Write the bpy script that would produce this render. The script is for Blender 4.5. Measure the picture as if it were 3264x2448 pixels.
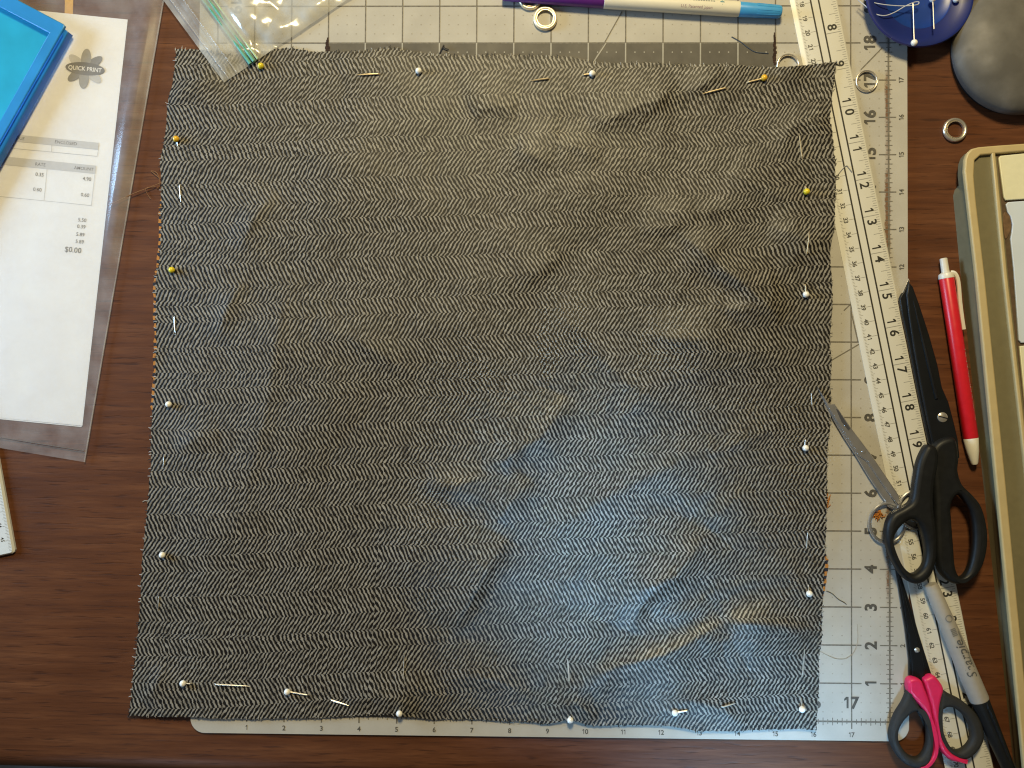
import bpy, math, random
import numpy as np
from mathutils import Vector, Matrix, Euler

random.seed(7)
scene = bpy.context.scene
for o in list(bpy.data.objects):
    bpy.data.objects.remove(o)
COL = scene.collection
INCH = 0.0254

# ------------------------------------------------------------------ camera
CAM_LOC = Vector((-0.016097, -0.027931, 0.583165))
CAM_ROT = Euler((0.019074, 0.015532, 0.006047), 'XYZ')
F_PX = 2735.17
cam_data = bpy.data.cameras.new('camera')
cam_data.sensor_width = 36.0
cam_data.lens = F_PX / 3264.0 * 36.0
cam_data.clip_start = 0.01
cam_data.clip_end = 50.0
cam = bpy.data.objects.new('camera', cam_data)
COL.objects.link(cam)
cam.location = CAM_LOC
cam.rotation_euler = CAM_ROT
scene.camera = cam
scene.render.resolution_x = 1024
scene.render.resolution_y = 768
scene.cycles.filter_width = 1.15

# ------------------------------------------------------------------ light
world = bpy.data.worlds.new('World')
scene.world = world
world.use_nodes = True
bg = world.node_tree.nodes['Background']
bg.inputs['Color'].default_value = (1.0, 0.87, 0.68, 1)
bg.inputs['Strength'].default_value = 0.075


def area(name, loc, target, size, size_y, power, color, spread=180):
    d = bpy.data.lights.new(name, 'AREA')
    d.shape = 'RECTANGLE'
    d.size = size
    d.size_y = size_y
    d.energy = power
    d.color = color
    d.spread = math.radians(spread)
    o = bpy.data.objects.new(name, d)
    COL.objects.link(o)
    o.location = loc
    o.rotation_euler = (Vector(target) - Vector(loc)).to_track_quat('-Z', 'Y').to_euler()
    return o


area('table_lamp', (-0.04, 0.74, 1.02), (0.0, 0.05, 0), 0.20, 0.20, 15.0, (1.0, 0.82, 0.45))
area('window_left', (-1.05, 0.20, 0.27), (-0.3, 0.04, 0), 0.45, 0.30, 5.2, (0.40, 0.67, 1.0), 120)
area('window_front', (0.08, -0.80, 0.66), (0.150, -0.262, 0), 0.12, 0.10, 0.12, (0.32, 0.64, 1.0), 13)
area('window_front_mid', (0.0, -0.66, 0.86), (0.040, -0.115, 0), 0.10, 0.10, 0.12, (0.30, 0.62, 1.0), 14)
area('window_front_left', (-0.62, -0.95, 0.42), (-0.24, -0.30, 0), 0.12, 0.10, 0.010, (0.50, 0.74, 1.0), 13)

scene.view_settings.view_transform = 'Standard'
scene.view_settings.look = 'None'
scene.view_settings.exposure = 0.0
scene.view_settings.gamma = 1.0
scene.view_settings.use_curve_mapping = False

# ------------------------------------------------------------------ helpers
RM = CAM_ROT.to_matrix()


def P(px, py, z=0.0):
    """point of the photograph -> place in the room at height z"""
    d = RM @ Vector(((px - 1632.0) / F_PX, -(py - 1224.0) / F_PX, -1.0))
    t = (z - CAM_LOC.z) / d.z
    return CAM_LOC + d * t


def M(X, Y, z=0.002):
    """inch position on the cutting mat -> place in the room"""
    return Vector(((X - 9) * INCH, (Y - 9.5) * INCH, z))


PXM = 0.0254 / 120.5


class MB:
    def __init__(self):
        self.v, self.f = [], []

    def add(self, verts, faces):
        b = len(self.v)
        self.v += [tuple(p) for p in verts]
        self.f += [tuple(b + i for i in f) for f in faces]
        return self

    def quad(self, a, b, c, d):
        return self.add([a, b, c, d], [(0, 1, 2, 3)])

    def strip(self, a, b, w, z=None):
        """flat line from a to b, w wide, facing up"""
        a, b = Vector(a), Vector(b)
        d = (b - a)
        n = Vector((-d.y, d.x, 0)).normalized() * (w / 2)
        return self.quad(a - n, b - n, b + n, a + n)

    def tube(self, pts, r, seg=8, cap=True):
        pts = [Vector(p) for p in pts]
        n = len(pts)
        rs = r if isinstance(r, (list, tuple)) else [r] * n
        vs, fs = [], []
        up = None
        for i, p in enumerate(pts):
            t = (pts[min(i + 1, n - 1)] - pts[max(i - 1, 0)]).normalized()
            if up is None:
                up = Vector((0, 0, 1)) if abs(t.z) < 0.9 else Vector((1, 0, 0))
            s = t.cross(up).normalized()
            u = s.cross(t).normalized()
            up = u
            for k in range(seg):
                a = 2 * math.pi * k / seg
                vs.append(p + (s * math.cos(a) + u * math.sin(a)) * rs[i])
        for i in range(n - 1):
            for k in range(seg):
                k2 = (k + 1) % seg
                fs.append((i * seg + k, i * seg + k2, (i + 1) * seg + k2, (i + 1) * seg + k))
        if cap:
            fs.append(tuple(reversed(range(seg))))
            fs.append(tuple((n - 1) * seg + k for k in range(seg)))
        return self.add(vs, fs)

    def rod(self, p0, p1, prof, seg=32):
        """lathe round the axis p0->p1; prof = [(distance, radius)...]"""
        p0, p1 = Vector(p0), Vector(p1)
        t = (p1 - p0).normalized()
        s = t.cross(Vector((0, 0, 1)))
        s = s.normalized() if s.length > 1e-6 else Vector((1, 0, 0))
        u = s.cross(t).normalized()
        vs, fs = [], []
        for d, r in prof:
            for k in range(seg):
                a = 2 * math.pi * k / seg
                vs.append(p0 + t * d + (s * math.cos(a) + u * math.sin(a)) * max(r, 1e-6))
        n = len(prof)
        for i in range(n - 1):
            for k in range(seg):
                k2 = (k + 1) % seg
                fs.append((i * seg + k, i * seg + k2, (i + 1) * seg + k2, (i + 1) * seg + k))
        if prof[0][1] > 1e-5:
            fs.append(tuple(reversed(range(seg))))
        if prof[-1][1] > 1e-5:
            fs.append(tuple((n - 1) * seg + k for k in range(seg)))
        return self.add(vs, fs)

    def lathe(self, c, prof, seg=48, closed=False):
        c = Vector(c)
        vs, fs = [], []
        for r, z in prof:
            for k in range(seg):
                a = 2 * math.pi * k / seg
                vs.append(c + Vector((r * math.cos(a), r * math.sin(a), z)))
        n = len(prof)
        for i in range(n if closed else n - 1):
            j = (i + 1) % n
            for k in range(seg):
                k2 = (k + 1) % seg
                fs.append((i * seg + k, i * seg + k2, j * seg + k2, j * seg + k))
        return self.add(vs, fs)

    def ball(self, c, r, seg=20, rings=12):
        prof = [(r * math.sin(math.pi * i / rings), -r * math.cos(math.pi * i / rings)) for i in range(rings + 1)]
        prof[0] = (1e-6, -r)
        prof[-1] = (1e-6, r)
        return self.lathe(c, prof, seg)

    def prism(self, poly, z0, z1):
        n = len(poly)
        vs = [Vector((p[0], p[1], z0)) for p in poly] + [Vector((p[0], p[1], z1)) for p in poly]
        fs = [tuple(range(n, 2 * n)), tuple(reversed(range(n)))]
        for i in range(n):
            j = (i + 1) % n
            fs.append((i, j, n + j, n + i))
        return self.add(vs, fs)


def origin(o):
    v = Vector((0, 0, 0))
    while o is not None:
        v += o.location
        o = o.parent
    return v


def obj(name, geo, mat, parent=None, smooth=True, angle=35):
    if isinstance(geo, MB):
        me = bpy.data.meshes.new(name)
        sh = origin(parent) if parent else Vector((0, 0, 0))
        me.from_pydata([(x - sh.x, y - sh.y, z - sh.z) for x, y, z in geo.v], [], geo.f)
        me.update()
    else:
        me = geo
        if parent:
            sh = origin(parent)
            me.transform(Matrix.Translation(-sh))
        me.name = name
    me.materials.clear()
    me.materials.append(mat)
    if smooth:
        me.polygons.foreach_set('use_smooth', [True] * len(me.polygons))
        me.set_sharp_from_angle(angle=math.radians(angle))
    o = bpy.data.objects.new(name, me)
    COL.objects.link(o)
    if parent:
        o.parent = parent
    return o


def tag(o, label=None, cat=None, group=None, kind=None):
    if label:
        o['label'] = label
    if cat:
        o['category'] = cat
    if group:
        o['group'] = group
    if kind:
        o['kind'] = kind
    return o


def thing(name, label, cat, loc, group=None):
    o = bpy.data.objects.new(name, None)
    o.empty_display_size = 0.01
    COL.objects.link(o)
    o.location = loc
    return tag(o, label, cat, group)


def spline(pts, n=6, closed=True):
    """Catmull-Rom through pts"""
    out = []
    N = len(pts)
    rng = range(N) if closed else range(N - 1)
    for i in rng:
        if closed:
            p0, p1, p2, p3 = pts[(i - 1) % N], pts[i], pts[(i + 1) % N], pts[(i + 2) % N]
        else:
            p0, p1, p2, p3 = pts[max(i - 1, 0)], pts[i], pts[i + 1], pts[min(i + 2, N - 1)]
        for k in range(n):
            t = k / n
            out.append(tuple(0.5 * (2 * p1[c] + (p2[c] - p0[c]) * t + (2 * p0[c] - 5 * p1[c] + 4 * p2[c] - p3[c]) * t * t
                                    + (3 * p1[c] - p0[c] - 3 * p2[c] + p3[c]) * t ** 3) for c in range(len(p1))))
    if not closed:
        out.append(tuple(pts[-1]))
    return out


def plate(outlines, z0, z1, bevel=0.0003, smooth_n=0, res=2):
    """solid plate from photo outlines (first outer, then holes) between z0 and z1"""
    cu = bpy.data.curves.new('c', 'CURVE')
    cu.dimensions = '2D'
    cu.fill_mode = 'BOTH'
    h = (z1 - z0) / 2
    cu.extrude = max(h - bevel, 0)
    cu.bevel_depth = bevel
    cu.bevel_resolution = res
    cu.offset = -bevel
    for ol in outlines:
        pts = spline(ol, smooth_n) if smooth_n else ol
        sp = cu.splines.new('POLY')
        sp.points.add(len(pts) - 1)
        for i, p in enumerate(pts):
            w = P(p[0], p[1], z1)
            sp.points[i].co = (w.x, w.y, 0, 1)
        sp.use_cyclic_u = True
    o = bpy.data.objects.new('c', cu)
    me = bpy.data.meshes.new_from_object(o)
    me.transform(Matrix.Translation((0, 0, (z0 + z1) / 2)))
    bpy.data.objects.remove(o)
    bpy.data.curves.remove(cu)
    return me


GLYPH = {}


def glyphs(s, bold=0.0, shear=0.0, space=1.0):
    """flat letter faces with cap height 1, centred on 0,0"""
    key = (s, bold, shear, space)
    if key not in GLYPH and s.isdigit() and ('1' in s):
        pen_x, VS, FS = 0.0, [], []
        for ch in s:
            if ch == '1':
                w = 0.10 + bold * 2.2
                vs = [(0.02, 0.70 - w * 0.3), (0.02, 0.82), (0.20, 1.0), (0.23 + w, 1.0), (0.23 + w, 0.0), (0.23, 0.0), (0.23, 0.80 - w * 0.3)]
                fs = [(0, 6, 2, 1), (6, 5, 4, 3, 2)]
                cw = 0.25 + w
            else:
                g, fs, cw = glyphs(ch, bold)
                vs = [(x + cw / 2, y + 0.5) for x, y in g]
            b = len(VS)
            VS += [(x + pen_x, y) for x, y in vs]
            FS += [tuple(b + i for i in f) for f in fs]
            pen_x += cw + 0.17
        tw = pen_x - 0.17
        GLYPH[key] = ([(x - tw / 2, y - 0.5) for x, y in VS], FS, tw)
    if key not in GLYPH:
        cu = bpy.data.curves.new('t', 'FONT')
        cu.body = s
        cu.size = 1.0
        cu.offset = bold
        cu.shear = shear
        cu.space_character = space
        cu.resolution_u = 3
        o = bpy.data.objects.new('t', cu)
        me = bpy.data.meshes.new_from_object(o)
        vs = [Vector(v.co) for v in me.vertices]
        fs = [tuple(p.vertices) for p in me.polygons]
        bpy.data.objects.remove(o)
        bpy.data.curves.remove(cu)
        bpy.data.meshes.remove(me)
        x0 = min(v.x for v in vs)
        x1 = max(v.x for v in vs)
        k = 1 / 0.70
        GLYPH[key] = ([((v.x - (x0 + x1) / 2) * k, (v.y - 0.35) * k) for v in vs], fs, (x1 - x0) * k)
    return GLYPH[key]


def put_text(mb, s, pos, ex, ey, cap, bold=0.0, shear=0.0, space=1.0, squeeze=1.0):
    """ex = reading direction, ey = up of the letters (world vectors, unit)"""
    vs, fs, w = glyphs(s, bold, shear, space)
    pos = Vector(pos)
    pts = [pos + ex * (x * cap * squeeze) + ey * (y * cap) for x, y in vs]
    mb.add(pts, fs)


# ------------------------------------------------------------------ materials
def nt(name):
    m = bpy.data.materials.new(name)
    m.use_nodes = True
    t = m.node_tree
    return m, t, t.nodes['Principled BSDF']


def N(t, kind, **kw):
    n = t.nodes.new(kind)
    for k, v in kw.items():
        setattr(n, k, v)
    return n


def L(t, a, b):
    t.links.new(a, b)


def math_n(t, op, a, b=None, c=None):
    n = N(t, 'ShaderNodeMath', operation=op)
    for i, x in enumerate((a, b, c)):
        if x is None:
            continue
        if hasattr(x, 'is_output'):
            L(t, x, n.inputs[i])
        else:
            n.inputs[i].default_value = x
    return n.outputs[0]


def mixc(t, fac, a, b, blend='MIX'):
    n = N(t, 'ShaderNodeMix', data_type='RGBA', blend_type=blend)
    for i, x in ((0, fac), (6, a), (7, b)):
        if hasattr(x, 'is_output'):
            L(t, x, n.inputs[i])
        elif i == 0:
            n.inputs[0].default_value = x
        else:
            n.inputs[i].default_value = (*x[:3], 1)
    return n.outputs[2]


def noise(t, vec, scale, detail=3, rough=0.55):
    n = N(t, 'ShaderNodeTexNoise')
    n.inputs['Scale'].default_value = scale
    n.inputs['Detail'].default_value = detail
    n.inputs['Roughness'].default_value = rough
    if vec is not None:
        L(t, vec, n.inputs['Vector'])
    return n.outputs['Fac']


def ramp(t, fac, stops):
    n = N(t, 'ShaderNodeValToRGB')
    cr = n.color_ramp
    while len(cr.elements) < len(stops):
        cr.elements.new(0.5)
    for e, (p, c) in zip(cr.elements, stops):
        e.position = p
        e.color = (*c, 1) if len(c) == 3 else c
    L(t, fac, n.inputs[0])
    return n.outputs[0]


def bump(t, p, height, strength, dist):
    b = N(t, 'ShaderNodeBump')
    b.inputs['Strength'].default_value = strength
    b.inputs['Distance'].default_value = dist
    L(t, height, b.inputs['Height'])
    L(t, b.outputs[0], p.inputs['Normal'])


def plain(name, col, rough=0.5, metal=0.0, var=0.08, scale=300, bmp=0.0, spec=0.5, coat=0.0):
    m, t, p = nt(name)
    geo = N(t, 'ShaderNodeNewGeometry')
    f = noise(t, geo.outputs['Position'], scale, 4)
    lo = tuple(c * (1 - var) for c in col)
    hi = tuple(min(1, c * (1 + var)) for c in col)
    L(t, ramp(t, f, [(0.3, lo), (0.7, hi)]), p.inputs['Base Color'])
    f2 = noise(t, geo.outputs['Position'], scale * 0.4, 3)
    L(t, math_n(t, 'MULTIPLY_ADD', f2, 0.25, rough - 0.125), p.inputs['Roughness'])
    p.inputs['Metallic'].default_value = metal
    p.inputs['Specular IOR Level'].default_value = spec
    p.inputs['Coat Weight'].default_value = coat
    if bmp:
        bump(t, p, noise(t, geo.outputs['Position'], scale * 3, 3), 0.3, bmp)
    return m


def film(name, haze, tint=(0.9, 0.9, 0.9), gloss_rough=0.12, refl=0.10):
    m, t, p = nt(name)
    t.nodes.remove(p)
    out = t.nodes['Material Output']
    tr = N(t, 'ShaderNodeBsdfTransparent')
    di = N(t, 'ShaderNodeBsdfDiffuse')
    di.inputs['Color'].default_value = (*tint, 1)
    gl = N(t, 'ShaderNodeBsdfGlossy')
    gl.inputs['Roughness'].default_value = gloss_rough
    lw = N(t, 'ShaderNodeLayerWeight')
    lw.inputs['Blend'].default_value = 0.25
    geo = N(t, 'ShaderNodeNewGeometry')
    hz = math_n(t, 'MULTIPLY', noise(t, geo.outputs['Position'], 60, 3), haze * 2)
    m1 = N(t, 'ShaderNodeMixShader')
    L(t, hz, m1.inputs[0])
    L(t, tr.outputs[0], m1.inputs[1])
    L(t, di.outputs[0], m1.inputs[2])
    m2 = N(t, 'ShaderNodeMixShader')
    L(t, math_n(t, 'MINIMUM', math_n(t, 'ADD', math_n(t, 'MULTIPLY', lw.outputs['Fresnel'], 0.8), refl), refl + 0.12), m2.inputs[0])
    L(t, m1.outputs[0], m2.inputs[1])
    L(t, gl.outputs[0], m2.inputs[2])
    L(t, m2.outputs[0], out.inputs[0])
    return m


# --- table wood
def wood_mat():
    m, t, p = nt('table_wood')
    geo = N(t, 'ShaderNodeNewGeometry')
    mp = N(t, 'ShaderNodeMapping')
    mp.inputs['Rotation'].default_value = (0, 0, 0.020)
    mp.inputs['Scale'].default_value = (1, 13, 13)
    L(t, geo.outputs['Position'], mp.inputs[0])
    broad = noise(t, mp.outputs[0], 7, 3, 0.6)
    fine = noise(t, mp.outputs[0], 26, 3, 0.7)
    pores = noise(t, mp.outputs[0], 40, 2, 0.6)
    base = ramp(t, broad, [(0.28, (0.090, 0.030, 0.011)), (0.5, (0.142, 0.052, 0.021)), (0.74, (0.205, 0.083, 0.036))])
    c = mixc(t, ramp(t, fine, [(0.40, (0, 0, 0)), (0.70, (0.75, 0.75, 0.75))]), base, (0.080, 0.027, 0.0105))
    dark = ramp(t, pores, [(0.58, (0, 0, 0)), (0.70, (1, 1, 1))])
    c = mixc(t, math_n(t, 'MULTIPLY', dark, 0.6), c, (0.026, 0.010, 0.006))
    blotch = noise(t, geo.outputs['Position'], 9, 3)
    c = mixc(t, math_n(t, 'MULTIPLY', blotch, 0.35), c, (0.060, 0.022, 0.011))
    L(t, c, p.inputs['Base Color'])
    L(t, math_n(t, 'MULTIPLY_ADD', fine, 0.22, 0.36), p.inputs['Roughness'])
    p.inputs['Specular IOR Level'].default_value = 0.25
    bump(t, p, math_n(t, 'SUBTRACT', fine, math_n(t, 'MULTIPLY', dark, 0.5)), 0.35, 0.0004)
    return m


# --- herringbone wool
def cloth_mat():
    m, t, p = nt('herringbone_wool')
    uv = N(t, 'ShaderNodeUVMap', uv_map='weave')
    sep = N(t, 'ShaderNodeSeparateXYZ')
    L(t, uv.outputs[0], sep.inputs[0])
    U, V = sep.outputs[0], sep.outputs[1]
    w1, w2 = 0.2, 0.3
    Vj = V
    s = math_n(t, 'FRACT', Vj)
    za = math_n(t, 'SUBTRACT', w1, math_n(t, 'ABSOLUTE', math_n(t, 'SUBTRACT', s, w1)))
    zb = math_n(t, 'SUBTRACT', w2, math_n(t, 'ABSOLUTE', math_n(t, 'SUBTRACT', s, 2 * w1 + w2)))
    z = math_n(t, 'MAXIMUM', za, zb)
    STEP = 0.030
    zq = math_n(t, 'MULTIPLY', math_n(t, 'FLOOR', math_n(t, 'DIVIDE', z, STEP)), STEP)
    zz = math_n(t, 'MULTIPLY_ADD', zq, 0.25, math_n(t, 'MULTIPLY', z, 0.75))
    k = 0.57 * 262 / 12.9
    ph = math_n(t, 'MULTIPLY_ADD', zz, k, U)
    pxy = N(t, 'ShaderNodeCombineXYZ')
    L(t, math_n(t, 'MULTIPLY', U, 0.0129), pxy.inputs[0])
    L(t, math_n(t, 'MULTIPLY', V, 0.262), pxy.inputs[1])
    ph = math_n(t, 'MULTIPLY_ADD', noise(t, pxy.outputs[0], 2.2, 2), 1.6, ph)
    ph = math_n(t, 'MULTIPLY_ADD', math_n(t, 'FLOOR', V), 0.37, ph)
    # every second break between bands is offset by half a stripe
    for lim in (w1, 2 * w1, 2 * w1 + w2):
        ph = math_n(t, 'MULTIPLY_ADD', math_n(t, 'GREATER_THAN', s, lim), 0.35, ph)
    sn = math_n(t, 'SINE', math_n(t, 'MULTIPLY', ph, 2 * math.pi))
    cmb = N(t, 'ShaderNodeCombineXYZ')
    L(t, math_n(t, 'MULTIPLY', U, 2.2), cmb.inputs[0])
    L(t, math_n(t, 'MULTIPLY', V, 16.0), cmb.inputs[1])
    yarn = noise(t, cmb.outputs[0], 1.0, 2, 0.6)
    sn2 = math_n(t, 'ADD', sn, math_n(t, 'MULTIPLY_ADD', yarn, 1.3, -0.84))
    st = N(t, 'ShaderNodeMapRange', interpolation_type='SMOOTHSTEP')
    st.inputs['From Min'].default_value = -0.30
    st.inputs['From Max'].default_value = 0.30
    L(t, sn2, st.inputs['Value'])
    cmb2 = N(t, 'ShaderNodeCombineXYZ')
    L(t, math_n(t, 'MULTIPLY', U, 0.9), cmb2.inputs[0])
    L(t, math_n(t, 'MULTIPLY', V, 14.0), cmb2.inputs[1])
    cmb2.inputs[2].default_value = 4.0
    fleck = noise(t, cmb2.outputs[0], 0.9, 3, 0.65)
    light = ramp(t, fleck, [(0.25, (0.105, 0.094, 0.078)), (0.5, (0.255, 0.238, 0.207)), (0.8, (0.385, 0.365, 0.325))])
    dark = ramp(t, yarn, [(0.2, (0.0040, 0.0030, 0.0022)), (0.8, (0.012, 0.0095, 0.0072))])
    c = mixc(t, st.outputs[0], dark, light)
    L(t, c, p.inputs['Base Color'])
    p.inputs['Roughness'].default_value = 0.47
    p.inputs['Specular IOR Level'].default_value = 0.30
    h = math_n(t, 'ADD', math_n(t, 'MULTIPLY', st.outputs[0], 0.5), math_n(t, 'MULTIPLY', yarn, 0.5))
    bump(t, p, h, 0.45, 0.0004)
    return m


def backing_mat():
    m, t, p = nt('orange_navy_check')
    uv = N(t, 'ShaderNodeUVMap', uv_map='weave')
    sep = N(t, 'ShaderNodeSeparateXYZ')
    L(t, uv.outputs[0], sep.inputs[0])
    V = sep.outputs[1]
    s = math_n(t, 'FRACT', math_n(t, 'MULTIPLY', V, 11.0))
    k = math_n(t, 'GREATER_THAN', math_n(t, 'ADD', s, math_n(t, 'MULTIPLY_ADD', noise(t, uv.outputs[0], 3, 2), 0.5, -0.25)), 0.45)
    c = mixc(t, k, (0.022, 0.024, 0.040), (0.46, 0.20, 0.045))
    L(t, c, p.inputs['Base Color'])
    p.inputs['Roughness'].default_value = 0.95
    return m


# --- cutting mat, with rust and dirt along the cut line
def mat_mat():
    m, t, p = nt('mat_vinyl')
    geo = N(t, 'ShaderNodeNewGeometry')
    pos = geo.outputs['Position']
    f = noise(t, pos, 40, 4)
    g = noise(t, pos, 900, 2)
    c = ramp(t, f, [(0.3, (0.445, 0.425, 0.385)), (0.7, (0.515, 0.495, 0.45))])
    c = mixc(t, math_n(t, 'MULTIPLY', g, 0.12), c, (0.30, 0.29, 0.27))
    sep = N(t, 'ShaderNodeSeparateXYZ')
    L(t, pos, sep.inputs[0])
    x, y = sep.outputs[0], sep.outputs[1]
    wob = math_n(t, 'MULTIPLY_ADD', noise(t, pos, 320, 4, 0.7), 0.0034, -0.0017)
    dx = math_n(t, 'ABSOLUTE', math_n(t, 'ADD', math_n(t, 'SUBTRACT', x, 9 * INCH - 0.0007), wob))
    near = N(t, 'ShaderNodeMapRange', interpolation_type='SMOOTHSTEP')
    near.inputs['From Min'].default_value = 0.0024
    near.inputs['From Max'].default_value = 0.0002
    L(t, dx, near.inputs['Value'])
    patch = ramp(t, noise(t, pos, 28, 3), [(0.36, (0, 0, 0)), (0.54, (1, 1, 1))])
    low = N(t, 'ShaderNodeMapRange')
    low.inputs['From Min'].default_value = -0.20
    low.inputs['From Max'].default_value = -0.14
    L(t, y, low.inputs['Value'])
    st = math_n(t, 'MINIMUM', math_n(t, 'MULTIPLY', math_n(t, 'MULTIPLY', near.outputs[0], patch), math_n(t, 'MULTIPLY', low.outputs[0], math_n(t, 'MULTIPLY', ramp(t, noise(t, pos, 260, 4, 0.7), [(0.35, (0.25, 0.25, 0.25)), (0.62, (1, 1, 1))]), 2.2))), 1.0)
    c = mixc(t, math_n(t, 'MULTIPLY', st, 0.85), c, (0.15, 0.055, 0.010))
    smear = ramp(t, noise(t, pos, 17, 4), [(0.60, (0, 0, 0)), (0.75, (1, 1, 1))])
    c = mixc(t, math_n(t, 'MULTIPLY', smear, 0.22), c, (0.30, 0.24, 0.18))
    L(t, c, p.inputs['Base Color'])
    p.inputs['Roughness'].default_value = 0.62
    p.inputs['Specular IOR Level'].default_value = 0.15
    bump(t, p, g, 0.15, 0.0002)
    return m


def stone_mat():
    m, t, p = nt('grey_mottled')
    geo = N(t, 'ShaderNodeNewGeometry')
    pos = geo.outputs['Position']
    v = N(t, 'ShaderNodeTexVoronoi', feature='SMOOTH_F1')
    v.inputs['Scale'].default_value = 55
    L(t, pos, v.inputs['Vector'])
    rings = math_n(t, 'SINE', math_n(t, 'MULTIPLY', v.outputs['Distance'], 9))
    f = noise(t, pos, 45, 4)
    a = math_n(t, 'MULTIPLY_ADD', rings, 0.11, f)
    c = ramp(t, a, [(0.3, (0.10, 0.093, 0.082)), (0.55, (0.142, 0.133, 0.118)), (0.8, (0.215, 0.20, 0.18))])
    L(t, c, p.inputs['Base Color'])
    p.inputs['Roughness'].default_value = 0.55
    p.inputs['Specular IOR Level'].default_value = 0.3
    bump(t, p, rings, 0.10, 0.0008)
    return m


def plastic_blue(name, col, trans):
    m, t, p = nt(name)
    t.nodes.remove(p)
    out = t.nodes['Material Output']
    geo = N(t, 'ShaderNodeNewGeometry')
    f = noise(t, geo.outputs['Position'], 40, 3)
    c = ramp(t, f, [(0.3, tuple(x * 0.9 for x in col)), (0.7, tuple(min(1, x * 1.08) for x in col))])
    di = N(t, 'ShaderNodeBsdfDiffuse')
    L(t, c, di.inputs[0])
    tl = N(t, 'ShaderNodeBsdfTranslucent')
    L(t, c, tl.inputs[0])
    gl = N(t, 'ShaderNodeBsdfGlossy')
    gl.inputs['Roughness'].default_value = 0.3
    m1 = N(t, 'ShaderNodeMixShader')
    m1.inputs[0].default_value = trans
    L(t, di.outputs[0], m1.inputs[1])
    L(t, tl.outputs[0], m1.inputs[2])
    fr = N(t, 'ShaderNodeFresnel')
    m2 = N(t, 'ShaderNodeMixShader')
    L(t, fr.outputs[0], m2.inputs[0])
    L(t, m1.outputs[0], m2.inputs[1])
    L(t, gl.outputs[0], m2.inputs[2])
    L(t, m2.outputs[0], out.inputs[0])
    return m


WOOD = wood_mat()
CLOTH = cloth_mat()
BACK = backing_mat()
MATV = mat_mat()
INK = plain('dark_ink', (0.085, 0.078, 0.066), 0.7, var=0.35, scale=700)
INK_LINE = plain('line_ink', (0.16, 0.145, 0.12), 0.7, var=0.30, scale=500)
INK_FAINT = plain('faint_ink', (0.36, 0.335, 0.29), 0.7, var=0.2, scale=500)
PANEL_DARK = plain('dark_print', (0.082, 0.074, 0.062), 0.6, var=0.12, scale=150)
PANEL_LINE = plain('pale_line', (0.36, 0.35, 0.32), 0.6, var=0.1)
RUST = plain('rust_dirt', (0.035, 0.016, 0.009), 0.9, var=0.4, scale=400)
STEEL = plain('pin_steel', (0.80, 0.76, 0.68), 0.34, 0.75, var=0.05)
DISH_STEEL = plain('dish_pin_steel', (0.45, 0.44, 0.43), 0.4, 0.7, var=0.05)
CHROME = plain('chrome', (0.62, 0.60, 0.57), 0.22, 0.80, var=0.10, scale=120)
NICKEL = plain('nickel', (0.88, 0.82, 0.70), 0.26, 0.85, var=0.05)
PIN_WHITE = plain('white_pin_head', (0.93, 0.92, 0.88), 0.25, var=0.02)
PIN_YELLOW = plain('yellow_pin_head', (0.80, 0.47, 0.03), 0.3, var=0.05)
PIN_LEMON = plain('lemon_pin_head', (0.76, 0.63, 0.03), 0.3, var=0.05)
PAPER = plain('white_paper', (0.87, 0.87, 0.88), 0.8, var=0.015, scale=30)
PRINT_GREY = plain('grey_print', (0.20, 0.20, 0.20), 0.8)
PRINT_MID = plain('mid_grey_print', (0.32, 0.32, 0.31), 0.8)
PRINT_LIGHT = plain('light_grey_print', (0.55, 0.55, 0.55), 0.8)
PRINT_BAR = plain('bar_grey_print', (0.58, 0.58, 0.59), 0.8, var=0.03)
PRINT_DARK = plain('dark_grey_print', (0.13, 0.13, 0.125), 0.8)
YELLOW_STRIP = plain('yellow_card', (0.66, 0.36, 0.045), 0.7)
SLEEVE = film('clear_sleeve', 0.17, (0.78, 0.76, 0.80), 0.18, 0.03)
SEAM = film('sleeve_seam', 0.22, (0.80, 0.74, 0.66), 0.10, 0.10)
BAG = film('zip_bag_film', 0.36, (0.80, 0.80, 0.76), 0.20, 0.10)
RULER_WHITE = plain('ruler_white', (0.69, 0.68, 0.625), 0.33, var=0.02, scale=60)
RULER_BLACK = plain('ruler_black', (0.028, 0.026, 0.020), 0.5)
RULER_DARK = plain('ruler_dark', (0.10, 0.096, 0.085), 0.5)
RULER_GREY = plain('ruler_grey', (0.30, 0.29, 0.26), 0.5)
BLACK_PLASTIC = plain('black_plastic', (0.0085, 0.0092, 0.0100), 0.48, var=0.2, scale=250, spec=0.32)
BLACK_BLADE = plain('black_blade', (0.0080, 0.0090, 0.0105), 0.42, 0.2, var=0.15, scale=90, spec=0.35)
CHAR_RUBBER = plain('charcoal_rubber', (0.028, 0.028, 0.028), 0.65, var=0.12, spec=0.3)
PINK = plain('pink_rubber', (0.72, 0.022, 0.115), 0.42, var=0.06)
RED = plain('red_plastic', (0.62, 0.012, 0.022), 0.34, var=0.06)
WHITE_PLASTIC = plain('white_plastic', (0.74, 0.71, 0.63), 0.35, var=0.03)
PEN_PRINT = plain('pen_print', (0.62, 0.38, 0.34), 0.6)
PURPLE = plain('purple_plastic', (0.115, 0.020, 0.235), 0.35, var=0.06)
SKY_BLUE = plain('blue_plastic', (0.060, 0.34, 0.72), 0.35, var=0.05)
MARKER_WHITE = plain('marker_white', (0.80, 0.77, 0.66), 0.38, var=0.02)
MARKER_PRINT = plain('mauve_print', (0.36, 0.25, 0.30), 0.7)
MARKER_TEAL = plain('teal_print', (0.045, 0.22, 0.30), 0.7)
MARKER_GREEN = plain('grey_green_print', (0.27, 0.30, 0.27), 0.7)
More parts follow.
